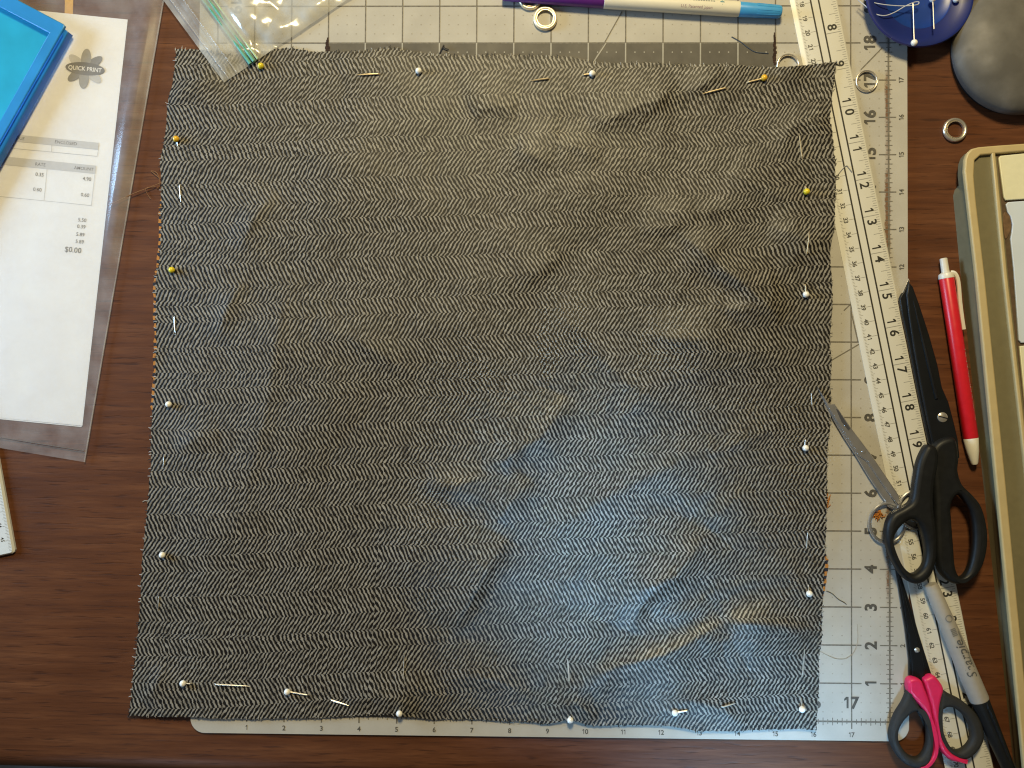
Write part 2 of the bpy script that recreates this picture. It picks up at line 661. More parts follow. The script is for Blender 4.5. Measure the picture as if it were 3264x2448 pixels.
MARKER_GREY = plain('grey_barrel', (0.37, 0.345, 0.31), 0.45, var=0.04)
MARKER_INK = plain('barrel_print', (0.10, 0.098, 0.095), 0.6, var=0.2)
DISH_BLUE = plain('dish_blue', (0.008, 0.019, 0.155), 0.36, var=0.1, scale=40)
DISH_INNER = plain('dish_blue_bright', (0.008, 0.044, 0.27), 0.36, var=0.1, scale=40)
STONE = stone_mat()
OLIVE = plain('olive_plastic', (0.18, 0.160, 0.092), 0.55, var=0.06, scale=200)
TAN = plain('tan_plastic', (0.53, 0.42, 0.215), 0.45, var=0.05, scale=120)
CREAM = plain('cream_panel', (0.78, 0.76, 0.55), 0.5, var=0.03)
PALE_BLUE = plain('pale_blue_panel', (0.62, 0.70, 0.82), 0.45, var=0.04, scale=30)
GROOVE = plain('groove_brown', (0.10, 0.065, 0.038), 0.7, var=0.2)
LID_BLUE = plastic_blue('lid_blue', (0.040, 0.34, 0.80), 0.25)
LID_DEEP = plastic_blue('lid_blue_flange', (0.035, 0.36, 0.97), 0.5)
LID_PANEL = plastic_blue('lid_panel', (0.030, 0.46, 0.72), 0.22)
ZIP_GREEN = plain('zip_green', (0.085, 0.34, 0.255), 0.4, var=0.1)
ZIP_PALE = plain('zip_pale', (0.42, 0.55, 0.33), 0.35, var=0.1)
TAN_THREAD = plain('tan_thread', (0.24, 0.115, 0.045), 0.9)
DARK_THREAD = plain('dark_thread', (0.05, 0.042, 0.035), 0.9)
GREY_THREAD = plain('grey_thread', (0.35, 0.33, 0.28), 0.9)
BLUE_THREAD = plain('blue_thread', (0.075, 0.088, 0.11), 0.9)
WHITE_THREAD = plain('white_thread', (0.55, 0.58, 0.66), 0.9)
ORANGE_THREAD = plain('orange_thread', (0.47, 0.18, 0.03), 0.95, var=0.3)
FLOOR = plain('floor_grey', (0.28, 0.31, 0.34), 0.9, var=0.2, scale=20)

# ------------------------------------------------------------------ setting: table and floor
e0 = P(0, 2394, 0)
e1 = P(1900, 2444, 0)
ed = (e1 - e0).normalized()
en = Vector((ed.y, -ed.x, 0))            # towards the viewer
prof = [(-1.25, 0.0), (-0.02, 0.0), (0.0, 0.0)]
R_EDGE = 0.0145
for i in range(1, 9):
    a = math.pi / 2 * i / 8
    prof.append((R_EDGE * math.sin(a), -R_EDGE + R_EDGE * math.cos(a)))
prof += [(R_EDGE, -0.026), (R_EDGE - 0.004, -0.030), (-0.02, -0.030), (-1.25, -0.030)]
tb = MB()
sa, sb = -0.55, 1.15
vs = []
for s in (sa, sb):
    for d, z in prof:
        q = e0 + ed * s + en * d
        vs.append((q.x, q.y, z))
n = len(prof)
tb.add(vs, [(i, (i + 1) % n, n + (i + 1) % n, n + i) for i in range(n)] + [tuple(range(n - 1, -1, -1)), tuple(range(n, 2 * n))])
table = obj('table', tb, WOOD, angle=50)
tag(table, kind='structure')
fl = MB().quad((-2.5, -2.5, -0.74), (2.5, -2.5, -0.74), (2.5, 2.5, -0.74), (-2.5, 2.5, -0.74))
tag(obj('floor', fl, FLOOR, smooth=False), kind='structure')

# ------------------------------------------------------------------ cutting mat
ZM = 0.002
mat_root = thing('cutting_mat', 'pale grey gridded self-healing cutting mat under the herringbone cloth', 'cutting mat', M(9, 9.5, 0))


def rr(x0, y0, x1, y1, r, n=8):
    out = []
    for cx, cy, a0 in ((x1 - r, y1 - r, 0), (x0 + r, y1 - r, 90), (x0 + r, y0 + r, 180), (x1 - r, y0 + r, 270)):
        for i in range(n + 1):
            a = math.radians(a0 + 90 * i / n)
            out.append((cx + r * math.cos(a), cy + r * math.sin(a)))
    return out


sheet = MB().prism([M(x, y) for x, y in rr(-0.5, -0.5, 18.5, 24.5, 0.38)], 0.0002, ZM)
obj('sheet', sheet, MATV, mat_root, angle=30)
Zp = ZM + 0.00006
LW = 0.036 * INCH
gl = MB()
for x in range(0, 19):
    y1 = 24.0
    gl.strip(M(x, 0, Zp), M(x, 24, Zp), LW if x not in (0, 18) else LW * 1.3)
for y in range(0, 25):
    zz = Zp + 0.00004
    if y == 0 or y == 24:
        gl.strip(M(0, y, zz), M(18, y, zz), LW * 1.3)
    else:
        gl.strip(M(0.72, y, zz), M(17.26, y, zz), LW)
        gl.strip(M(17.74, y, zz), M(18.20, y, zz), LW * 0.9)
        gl.strip(M(-0.2, y, zz), M(0.26, y, zz), LW * 0.9)
for x in range(1, 18):
    gl.strip(M(x, -0.19, zz), M(x, 0, zz), LW)
tk = MB()
for i in range(0, 24 * 8):
    y = i / 8
    h = 0.10 if i % 2 == 0 else 0.065
    tk.strip(M(18 - h, y, zz + 2e-5), M(18 + h, y, zz + 2e-5), LW * 0.6)
for i in range(0, 18 * 8):
    x = i / 8
    h = 0.10 if i % 2 == 0 else 0.065
    tk.strip(M(x, -h, zz + 2e-5), M(x, h, zz + 2e-5), LW * 0.6)
obj('grid_lines', gl, INK_LINE, mat_root, smooth=False)
tag(obj('tick_marks', tk, INK_LINE, mat_root, smooth=False), kind='stuff')
dots = MB()
for X in range(0, 18):
    for Y in range(0, 20):
        if not (X >= 16 or Y >= 17):
            continue
        for a in (1, 2, 3):
            for b in (1, 2, 3):
                q = M(X + a / 4, Y + b / 4, Zp)
                r = 0.016 * INCH
                dots.quad(q + Vector((-r, -r, 0)), q + Vector((r, -r, 0)), q + Vector((r, r, 0)), q + Vector((-r, r, 0)))
tag(obj('grid_dots', dots, INK_FAINT, mat_root, smooth=False), kind='stuff')
diag = MB()
dz = Zp + 0.00007
for a, b in (((1983, 36), (1893, 196)), ((2812, 152), (2744, 222)), ((2740, 1096), (2648, 1150)), ((2716, 965), (2690, 990)), ((2712, 990), (2735, 1090))):
    diag.strip(P(*a, dz), P(*b, dz), LW * 0.8)
tag(obj('angle_lines', diag, INK_LINE, mat_root, smooth=False), kind='stuff')
dark = MB()
dark.quad(M(3, 6, Zp + 2e-5), M(15, 6, Zp + 2e-5), M(15, 18, Zp + 2e-5), M(3, 18, Zp + 2e-5))
obj('dark_panel', dark, PANEL_DARK, mat_root, smooth=False)
pl = MB()
for x in range(4, 15):
    pl.strip(M(x, 6, Zp + 1.2e-4), M(x, 18, Zp + 1.2e-4), LW)
for x in range(12, 60):
    q = M(x / 4 + 0.0, 17.75, Zp + 1.2e-4)
    r = 0.016 * INCH
    if x % 4:
        pl.quad(q + Vector((-r, -r, 0)), q + Vector((r, -r, 0)), q + Vector((r, r, 0)), q + Vector((-r, r, 0)))
pl.strip(P(1893, 196, Zp + 1.3e-4), P(1932, 137, Zp + 1.3e-4), LW * 0.8)
obj('panel_lines', pl, PANEL_LINE, mat_root, smooth=False)
for (x, y0, y1, w) in ((15, 18.28, 17.4, 0.085), (3, 18.15, 17.3, 0.13)):
    ds = MB()
    for i in range(14):
        ya = y0 + (y1 - y0) * i / 14
        yb = y0 + (y1 - y0) * (i + 1) / 14
        ww = w * (0.35 + 0.65 * min(1, i / 4)) * random.uniform(0.8, 1.15)
        ox = random.uniform(-0.015, 0.015) - 0.02
        ds.strip(M(x + ox, ya, Zp + 1.6e-4), M(x + ox, yb - 0.004, Zp + 1.6e-4), ww * INCH)
    obj('dirt_mark', ds, RUST, mat_root, smooth=False)
def numeral(s, pos, ex, ey, cap, bold, mat=INK, root=mat_root):
    mb = MB()
    put_text(mb, s, pos, ex, ey, cap, bold)
    return obj('numeral', mb, mat, root, smooth=False)


EX, EY = Vector((1, 0, 0)), Vector((0, 1, 0))
for y in range(1, 24):
    if y > 19:
        continue
    numeral(str(y), M(17.5, y, Zp + 1e-4), EY, -EX, 0.30 * INCH, 0.036)
    numeral(str(y), M(18.335, y, Zp + 1e-4), EY, -EX, 0.125 * INCH, 0.02)
    if y == 19:
        numeral(str(y), M(0.49, y, Zp + 1e-4), -EY, EX, 0.30 * INCH, 0.036)
for x in range(1, 18):
    if x > 15:
        numeral(str(x), M(x, 0.5, Zp + 1e-4), EX, EY, 0.30 * INCH, 0.036)
    numeral(str(x), M(x, -0.34, Zp + 1e-4), EX, EY, 0.125 * INCH, 0.02)

# ------------------------------------------------------------------ herringbone cloth
LEFT = [(561, 156), (558, 190), (556, 230), (551, 271), (538, 312), (532, 339), (528, 400), (524, 430), (513, 488), (506, 521), (511, 554),
        (510, 660), (510, 767), (503, 846), (496, 879), (493, 926), (495, 992), (496, 1091), (493, 1191), (484, 1288), (478, 1369),
        (476, 1504), (471, 1571), (462, 1673), (454, 1740), (447, 1828), (442, 1943), (434, 2030), (427, 2111), (417, 2199), (408, 2284)]
RIGHT = [(2667, 197), (2662, 227), (2657, 266), (2649, 325), (2645, 376), (2651, 415), (2657, 470), (2662, 529), (2663, 588), (2661, 640),
         (2659, 690), (2657, 727), (2648, 757), (2642, 796), (2645, 835), (2651, 886), (2653, 977), (2645, 1052), (2645, 1095), (2650, 1155),
         (2645, 1231), (2650, 1291), (2647, 1351), (2639, 1412), (2636, 1472), (2635, 1530), (2636, 1590), (2632, 1681), (2631, 1741),
         (2630, 1786), (2624, 1862), (2621, 1937), (2618, 1997), (2618, 2040), (2609, 2095), (2611, 2174), (2605, 2257), (2603, 2326)]
TOP = [(561, 156), (613, 157), (680, 164), (740, 172), (800, 168), (870, 156), (923, 150), (952, 155), (997, 164), (1065, 162), (1133, 163),
       (1200, 157), (1246, 152), (1314, 162), (1359, 171), (1495, 177), (1600, 172), (1713, 176), (1803, 179), (1849, 188), (1894, 197),
       (1944, 201), (2075, 199), (2188, 206), (2323, 206), (2368, 210), (2436, 215), (2504, 217), (2549, 212), (2600, 206), (2667, 197)]
BOT = [(408, 2284), (494, 2285), (605, 2285), (705, 2290), (819, 2292), (966, 2290), (1064, 2287), (1100, 2283), (1208, 2277), (1259, 2280),
       (1317, 2285), (1371, 2294), (1498, 2294), (1606, 2299), (1697, 2304), (1733, 2309), (1769, 2304), (1798, 2297), (1834, 2297),
       (1859, 2306), (1900, 2313), (2008, 2312), (2117, 2312), (2171, 2319), (2218, 2330), (2334, 2330), (2442, 2326), (2533, 2324), (2603, 2326)]

# where each four-band repeat of the weave starts, read at five places across
VX = np.array([550., 1350., 1750., 2300., 2620.])
VT = np.array([[412, 660.5, 922.4, 1188, 1448, 1720, 1983, 2260],
               [382, 637, 892.6, 1158, 1423, 1682.5, 1948, 2217],
               [372, 620.7, 879, 1138, 1403, 1662, 1930, 2190],
               [367.5, 621, 869.5, 1125, 1385, 1646, 1912, 2167],
               [324, 584, 846, 1111, 1368, 1638, 1910, 2157]])
ext = np.zeros((5, 10))
ext[:, 1:9] = VT
ext[:, 0] = VT[:, 0] - 256
ext[:, 9] = VT[:, 7] + 268


def weave_v(x, y):
    cols = np.stack([np.interp(y, ext[i], np.arange(10)) for i in range(5)], -1)
    xi = np.clip(np.interp(x, VX, np.arange(5)), 0, 3.9999)
    i0 = xi.astype(int)
    f = xi - i0
    f = f * f * (3 - 2 * f)
    a = np.take_along_axis(cols, i0[..., None], -1)[..., 0]
    b = np.take_along_axis(cols, (i0 + 1)[..., None], -1)[..., 0]
    return a * (1 - f) + b * f


CREASES = [  # polyline, height mm, soft side px (left of travel), steep side px (right of travel)
    ([(1440, 2010), (1490, 1930), (1550, 1820), (1612, 1715)], 3.4, 190, 44),
    ([(2005, 2010), (2041, 1919), (2081, 1875), (2153, 1832), (2211, 1756), (2250, 1690)], 3.9, 170, 62),
    ([(2300, 1985), (2236, 2020), (2117, 2082), (2019, 2107), (1870, 2155)], 3.8, 150, 50),
    ([(2600, 2010), (2480, 1985), (2380, 1975), (2290, 1990)], 3.4, 120, 50),
    ([(1590, 1660), (1640, 1590), (1690, 1530)], 1.8, 90, 38),
    ([(1540, 1480), (1616, 1460), (1724, 1395), (1779, 1322), (1800, 1260)], 2.4, 110, 60),
    ([(1360, 1540), (1450, 1545), (1560, 1520)], 1.4, 60, 50),
    ([(2195, 298), (2050, 330), (1960, 372), (1880, 402)], 2.4, 46, 150),
    ([(2310, 232), (2250, 262), (2185, 300)], 1.9, 40, 110),
    ([(2500, 1015), (2400, 935), (2300, 855), (2160, 735)], 2.3, 42, 150),
    ([(2570, 655), (2450, 610), (2320, 548)], 2.0, 60, 110),
    ([(2500, 1000), (2400, 985), (2310, 990)], 1.5, 60, 60),
    ([(1650, 345), (1560, 335), (1500, 360)], 1.5, 40, 90),
    ([(1910, 510), (1840, 470), (1780, 455)], 1.4, 40, 80),
    ([(1760, 520), (1690, 495), (1640, 480)], 1.2, 36, 80),
    ([(770, 1640), (800, 1500), (850, 1300), (880, 1080), (905, 950), (960, 880)], 0.8, 200, 60),
    ([(520, 330), (580, 292), (650, 258), (720, 250)], 1.8, 60, 70),
    ([(1000, 1050), (1110, 1075), (1200, 1120), (1330, 1200)], 1.2, 120, 60),
    ([(1700, 2230), (1600, 2175), (1500, 2150), (1420, 2170)], 1.8, 60, 90),
    ([(1330, 2270), (1270, 2230), (1190, 2215), (1100, 2240)], 1.5, 40, 70),
    ([(1900, 2290), (1830, 2240), (1760, 2260)], 1.6, 40, 60),
    ([(2380, 2320), (2300, 2255), (2200, 2230), (2090, 2270)], 1.7, 60, 70),
    ([(1420, 2240), (1340, 2190), (1250, 2170)], 1.0, 50, 60),
    ([(2120, 1290), (1980, 1210), (1850, 1050), (1760, 1000)], 1.4, 90, 150),
    ([(2560, 1180), (2420, 1120), (2250, 1110), (2100, 1080)], 1.2, 90, 140),
    ([(2250, 1440), (2100, 1500), (1900, 1600), (1750, 1700)], 1.6, 150, 110),
    ([(2400, 1560), (2330, 1600), (2260, 1680)], 1.5, 130, 70),
    ([(2640, 380), (2600, 400), (2520, 395)], 1.6, 40, 50),
    ([(2660, 770), (2560, 760), (2450, 720)], 1.4, 50, 70),
    ([(1300, 1880), (1340, 1760), (1420, 1640)], 1.2, 130, 90),
    ([(560, 1440), (620, 1400), (700, 1380)], 0.9, 60, 60),
    ([(450, 2240), (500, 2190), (520, 2120)], 1.6, 60, 90),
]
rng = np.random.RandomState(21)
for _ in range(46):                       # small crinkles, more of them towards the right
    cx, cy = 2620 - abs(rng.normal(0, 700)), rng.uniform(260, 2250)
    an = math.radians(rng.normal(-38, 30))
    ln_c = rng.uniform(110, 360)
    bend = rng.uniform(-18, 18)
    p_a = (cx - math.cos(an) * ln_c / 2, cy - math.sin(an) * ln_c / 2)
    p_b = (cx + math.cos(an) * ln_c / 2, cy + math.sin(an) * ln_c / 2)
    p_m = (cx + math.sin(an) * bend, cy - math.cos(an) * bend)
    if cx > 620:
        CREASES.append(([p_a, p_m, p_b], rng.uniform(0.45, 1.0), rng.uniform(30, 110), rng.uniform(18, 40)))
NS = []
rng = np.random.RandomState(3)
for wl, am, cnt in ((620, 0.45, 5), (300, 0.13, 7), (150, 0.05, 8), (70, 0.018, 8)):
    for _ in range(cnt):
        a = rng.uniform(0, math.pi)
        NS.append((math.cos(a) / wl * 6.283, math.sin(a) / wl * 6.283, rng.uniform(0, 6.283), am))


def cloth_full(x, y):
    h = np.zeros_like(x)
    for kx, ky, ph, am in NS:
        wob = 0.7 * np.sin(x * ky * 0.7 - y * kx * 0.6 + ph * 2)
        h += am * np.sin(kx * x + ky * y + ph + wob)
    h = np.maximum(h + 0.5, 0) * 0.75
    for pts, A, wl, wr in CREASES:
        mg = 3.6 * max(wl, wr)
        i0, i1 = np.searchsorted(GX, [min(p[0] for p in pts) - mg, max(p[0] for p in pts) + mg])
        j0, j1 = np.searchsorted(GY, [min(p[1] for p in pts) - mg, max(p[1] for p in pts) + mg])
        if i1 <= i0 or j1 <= j0:
            continue
        xs, ys = x[j0:j1, i0:i1], y[j0:j1, i0:i1]
        best = np.full(xs.shape, 1e9)
        side = np.zeros_like(xs)
        tap = np.zeros_like(xs)
        tot = len(pts) - 1
        for i in range(tot):
            ax, ay = pts[i]
            bx, by = pts[i + 1]
            dx, dy = bx - ax, by - ay
            ll = math.hypot(dx, dy)
            t = np.clip(((xs - ax) * dx + (ys - ay) * dy) / ll ** 2, 0, 1)
            qx, qy = ax + dx * t, ay + dy * t
            d = np.hypot(xs - qx, ys - qy)
            sd = ((xs - qx) * (-dy) + (ys - qy) * dx) / ll
            m = d < best
            best = np.where(m, d, best)
            side = np.where(m, sd, side)
            tap = np.where(m, (i + t) / tot, tap)
        # smooth change from the gentle to the steep side, crisp crest
        k = 1 / (1 + np.exp(-side / 6.0))
        w = (wl * (1 - k) + wr * k) * 0.8
        prof = np.exp(-(np.sqrt(best ** 2 + 16.0) / w) ** 1.15)
        A = A * (0.72 if sum(p[1] for p in pts) / len(pts) < 620 else 1.25)
        h[j0:j1, i0:i1] += 1.7 * A * prof * (0.12 + 0.88 * np.sin(math.pi * np.clip(tap, 0, 1)) ** 0.8)
    base = 2.5 + 1.2 / (1 + np.exp(-(x - 590) / 45.0))
    base = base + 1.0 * np.exp(-((x - 2650) / 70.0) ** 2)
    base = base + 2.6 * np.exp(-((x - 2515) / 52.0) ** 2 - ((y - 200) / 60.0) ** 2)
    return (base + np.maximum(h, 0) * 0.9) / 1000.0


GX = np.arange(370.0, 2720.0, 4.0)
GY = np.arange(120.0, 2380.0, 4.0)
HG = cloth_full(*np.meshgrid(GX, GY))


def cloth_h(x, y):
    """height of the cloth above the table, metres, at photo position"""
    fx = np.clip((np.asarray(x, float) - GX[0]) / 4.0, 0, len(GX) - 1.001)
    fy = np.clip((np.asarray(y, float) - GY[0]) / 4.0, 0, len(GY) - 1.001)
    i, j = fx.astype(int), fy.astype(int)
    a, b = fx - i, fy - j
    return (HG[j, i] * (1 - a) * (1 - b) + HG[j, i + 1] * a * (1 - b) + HG[j + 1, i] * (1 - a) * b + HG[j + 1, i + 1] * a * b)


def arc(pts, n, jag=0.0, seed=1):
    a = np.array(pts, float)
    s = np.concatenate([[0], np.cumsum(np.hypot(*np.diff(a, axis=0).T))])
    q = np.linspace(0, s[-1], n)
    r = np.random.RandomState(seed)
    out = np.stack([np.interp(q, s, a[:, 0]), np.interp(q, s, a[:, 1])], -1)
    if jag:
        out[1:-1] += r.normal(0, jag, (n - 2, 2))
    return out


def unproject(px, py, z):
    R = np.array(RM)
    d = np.stack([(px - 1632) / F_PX, -(py - 1224) / F_PX, -np.ones_like(px)], -1) @ R.T
    t = (z - CAM_LOC.z) / d[..., 2]
    return np.array(CAM_LOC) + d * t[..., None]


def sheet_mesh(name, L_, R_, T_, B_, nu, nv, jag, dz, thick):
    l, r = arc(L_, nv, jag, 1), arc(R_, nv, jag, 2)
    t, b = arc(T_, nu, jag, 3), arc(B_, nu, jag, 4)
    u = np.linspace(0, 1, nu)[None, :, None]
    v = np.linspace(0, 1, nv)[:, None, None]
    g = (1 - u) * l[:, None] + u * r[:, None] + (1 - v) * t[None] + v * b[None] \
        - ((1 - u) * (1 - v) * l[0] + u * (1 - v) * r[0] + (1 - u) * v * l[-1] + u * v * r[-1])
    x, y = g[..., 0], g[..., 1]
    z = cloth_h(x, y) + dz
    w = unproject(x, y, np.full_like(x, 0.0045))
    # keep the measured place on the flat, raise the folds straight up
    w[..., 2] = z
    uvu = (u[..., 0] * 165.0) + np.zeros_like(x)
    uvv = weave_v(x, y)
    idx = np.arange(nu * nv).reshape(nv, nu)
    f = np.stack([idx[1:, :-1], idx[1:, 1:], idx[:-1, 1:], idx[:-1, :-1]], -1).reshape(-1, 4)
    ring = np.concatenate([idx[0, :], idx[1:, -1], idx[-1, -2::-1], idx[-2:0:-1, 0]])
    V = w.reshape(-1, 3)
    low = V[ring].copy()
    low[:, 2] = np.maximum(low[:, 2] - thick, 0.0003)
    k = len(ring)
    base = len(V)
    nx = np.roll(np.arange(k), -1)
    skirt = np.stack([ring, ring[nx], base + nx, base + np.arange(k)], -1)
    V = np.concatenate([V, low])
    F = np.concatenate([f, skirt])
    me = bpy.data.meshes.new(name)
    me.vertices.add(len(V))
    me.vertices.foreach_set('co', V.ravel())
    me.loops.add(F.size)
    me.loops.foreach_set('vertex_index', F.ravel())
    me.polygons.add(len(F))
    me.polygons.foreach_set('loop_start', np.arange(0, F.size, 4))
    me.update(calc_edges=True)
    uv = me.uv_layers.new(name='weave')
    U = np.concatenate([uvu.ravel(), uvu.ravel()[ring]])
    W = np.concatenate([uvv.ravel(), uvv.ravel()[ring]])
    uv.data.foreach_set('uv', np.stack([U[F.ravel()], W[F.ravel()]], -1).ravel())
    me.validate()
    return me


cloth = thing('herringbone_cloth', 'square of black and white herringbone wool pinned round its edges', 'cloth', P(1550, 1240, 0))
me = sheet_mesh('top_layer', LEFT, RIGHT, TOP, BOT, 420, 420, 1.2, 0.0, 0.0011)
obj('top_layer', me, CLOTH, cloth, angle=70)


def shift(pts, ranges, dx):
    out = []
    for x, y in pts:
        k = 0.0
        for a, b in ranges:
            k = max(k, min(1, max(0, min(y - a, b - y) / 30.0)))
        out.append((x + dx * k - math.copysign(14, dx) * (1 - k), y))
    return out


Lb = shift(LEFT, [(560, 1340)], -10)
Rb = shift(RIGHT, [(1735, 1945)], 11)
Tb = [(x, y + 14) for x, y in TOP]
Bb = [(x, y - 14) for x, y in BOT]
Tb[0], Tb[-1] = (Lb[0][0], Lb[0][1] + 14), (Rb[0][0], Rb[0][1] + 14)
Lb[0], Rb[0] = Tb[0], Tb[-1]
Bb[0], Bb[-1] = (Lb[-1][0], Lb[-1][1] - 14), (Rb[-1][0], Rb[-1][1] - 14)
Lb[-1], Rb[-1] = Bb[0], Bb[-1]
me = sheet_mesh('backing_layer', Lb, Rb, Tb, Bb, 90, 260, 1.6, -0.0012, 0.0006)
tag(obj('backing_layer', me, BACK, cloth, angle=70), label='orange and navy backing cloth peeping out along the side edges')

# frayed yarn ends along the cut edges
fr_l, fr_d = MB(), MB()
for pts, nx, ny, cnt in ((LEFT, -1, 0, 170), (RIGHT, 1, 0, 190), (TOP, 0, -1, 210), (BOT, 0, 1, 230)):
    a = arc(pts, cnt)
    for i in range(cnt):
        if random.random() < 0.45:
            continue
        x, y = a[i]
        x += random.uniform(-3, 3) * abs(ny)
        y += random.uniform(-3, 3) * abs(nx)
        ln = random.uniform(1, 4.5) if random.random() < 0.96 else random.uniform(5, 10)
        sx, sy = random.uniform(-4, 4), random.uniform(-4, 4)
        z = float(cloth_h(x, y))
        p0 = P(x - nx * 6, y - ny * 6, z + 0.0001)
        p1 = P(x + nx * ln * 0.5, y + ny * ln * 0.5, z - 0.0003)
        p2 = P(x + nx * ln + sx, y + ny * ln + sy, max(z - 0.0012, 0.0006))
        (fr_l if random.random() < 0.5 else fr_d).tube([p0, p1, p2], [0.00026, 0.00024, 0.00010], 5)
FRAY_L = plain('pale_yarn', (0.42, 0.40, 0.36), 0.95)
FRAY_D = plain('black_yarn', (0.022, 0.020, 0.018), 0.95)
tag(obj('pale_fray', fr_l, FRAY_L, cloth), kind='stuff')
tag(obj('dark_fray', fr_d, FRAY_D, cloth), kind='stuff')

# ------------------------------------------------------------------ pins in the cloth
PIN_R = 0.00052
HEAD_R = 10.2 * PXM


def zc(x, y, off=0.0):
    return float(cloth_h(x, y)) + off


def PC(x, y, off=0.0):
    """point on the cloth that lies flat under photo position x, y"""
    q = P(x, y, 0.0045)
    q.z = float(cloth_h(x, y)) + off
    return q


LAMPLIT_STEEL = plain('lamplit_pin_steel', (0.88, 0.70, 0.42), 0.34, 0.6, var=0.05)  # pin steel with the warm lamp's golden reflection put into its colour


def cloth_pin(head, path, mat, label, faint=False, steel=None, group='pins stuck along the edges of the cloth'):
    """path = [(x, y, over)...] from head to point; over>0 shows on top of the cloth"""
    hx, hy = head
    hc = PC(hx, hy, HEAD_R * 0.85)
    root = thing('dressmaking_pin', label, 'pin', PC(hx, hy), group)
    obj('head', MB().ball(hc, HEAD_R), mat, root)
    pts = [hc]
    prev = (hx, hy, 1)
    for q in path:
        for k in range(1, 9):
            t = k / 8
            x = prev[0] + (q[0] - prev[0]) * t
            y = prev[1] + (q[1] - prev[1]) * t
            if prev[2] > 0 and q[2] > 0:
                off = 0.00015 if faint else 0.0011
            elif prev[2] <= 0 and q[2] <= 0:
                off = -0.0016
            else:
                tt = t if q[2] > 0 else 1 - t
                off = -0.0016 + (0.00185 if faint else 0.0027) * tt
            pts.append(PC(x, y, off))
        prev = q
    k_ = 0.72 if faint else 1.0
    rs = [PIN_R * k_] * (len(pts) - 4) + [PIN_R * 0.9 * k_, PIN_R * 0.75 * k_, PIN_R * 0.5 * k_, PIN_R * 0.2]
    obj('shaft', MB().tube(pts, rs, 7), steel or STEEL, root)
    return root


PINS = [
    ((833, 212), [(826, 204, 1), (818, 196, 0), (770, 178, 0), (720, 176, 0)], PIN_LEMON, 'yellow-headed pin at the edge of the clear zip bag'),
    ((1335, 228), [(1322, 230, 0), (1214, 237, 0), (1206, 237, 1), (1139, 240, 1)], PIN_WHITE, 'white-headed pin on the top edge, above the panel\'s left half'),
    ((1887, 238), [(1862, 240, 1), (1852, 241, 0), (1754, 250, 0), (1746, 252, 1), (1694, 258, 1)], PIN_WHITE, 'white-headed pin on the top edge below the purple and blue marker'),
    ((2433, 252), [(2385, 264, 1), (2376, 266, 0), (2318, 281, 0), (2308, 284, 1), (2238, 301, 1)], PIN_YELLOW, 'orange-yellow pin near the top right corner of the cloth'),
    ((563, 444), [(565, 462, 1), (566, 470, 0), (570, 580, 0), (571, 590, 1), (574, 642, 1)], PIN_YELLOW, 'orange-yellow pin on the left edge, topmost there'),
    ((549, 861), [(550, 878, 0), (553, 1000, 0), (554, 1010, 1), (557, 1068, 1)], PIN_LEMON, 'lemon-yellow pin on the left edge of the cloth'),
    ((538, 1289), [(534, 1310, 0), (521, 1448, 0), (520, 1456, 1), (517, 1495, 1)], PIN_WHITE, 'upper of the two white-headed pins on the left edge'),
    ((518, 1769), [(515, 1790, 0), (504, 1898, 0), (503, 1906, 1), (500, 1948, 1)], PIN_WHITE, 'lower of the two white-headed pins on the left edge'),
    ((586, 2176), [(606, 2178, 1), (616, 2178, 0), (680, 2180, 0), (690, 2180, 1), (797, 2187, 1)], PIN_WHITE, 'white pin at the bottom left corner with its long point showing'),
    ((917, 2204), [(979, 2214, 1), (988, 2216, 0), (1050, 2229, 0), (1058, 2231, 1), (1113, 2247, 1)], PIN_WHITE, 'slanting white pin with shaft showing beside its head, bottom edge'),
    ((1275, 2270), [(1276, 2254, 0), (1286, 2160, 0), (1287, 2150, 1), (1289, 2082, 1)], PIN_WHITE, 'white pin head on the bottom edge above mat number 5'),
    ((1817, 2291), [(1817, 2272, 0), (1814, 2172, 0), (1813, 2160, 1), (1809, 2098, 1)], PIN_WHITE, 'white pin head on the bottom edge between mat numbers 9 and 10'),
    ((2148, 2266), [(2186, 2260, 1), (2194, 2259, 0), (2292, 2249, 0), (2300, 2247, 1), (2342, 2238, 1)], PIN_WHITE, 'white pin lying sideways on the bottom edge above mat number 12'),
    ((2554, 2258), [(2553, 2232, 1), (2553, 2222, 0), (2555, 2162, 0), (2556, 2152, 1), (2561, 2064, 1)], PIN_WHITE, 'white pin in the bottom right corner of the cloth'),
    ((2567, 614), [(2566, 600, 1), (2565, 590, 0), (2556, 510, 0), (2554, 500, 1), (2544, 428, 1)], PIN_LEMON, 'lemon-yellow pin on the right edge of the cloth'),
    ((2566, 940), [(2565, 912, 1), (2565, 902, 0), (2566, 820, 0), (2566, 811, 1), (2572, 740, 1)], PIN_WHITE, 'white pin on the right edge level with ruler number 15'),
    ((2566, 1428), [(2568, 1404, 1), (2569, 1390, 0), (2588, 1300, 0), (2589, 1292, 1), (2586, 1252, 1)], PIN_WHITE, 'white pin on the right edge beside the small silver scissors'),
    ((2576, 1890), [(2576, 1868, 1), (2575, 1856, 0), (2571, 1756, 0), (2571, 1746, 1), (2573, 1698, 1)], PIN_WHITE, 'white pin on the right edge beside the orange backing scraps'),
]
for h_, pth, mt, lab in PINS:
    faint_ = h_[0] in (563, 549, 538, 518, 1275, 2566) and h_[1] != 940 or h_ == (2576, 1890)
    warm_ = h_[1] < 260 or h_ in ((2567, 614), (2566, 940))
    cloth_pin(h_, pth, mt, lab, faint_, LAMPLIT_STEEL if warm_ else None)


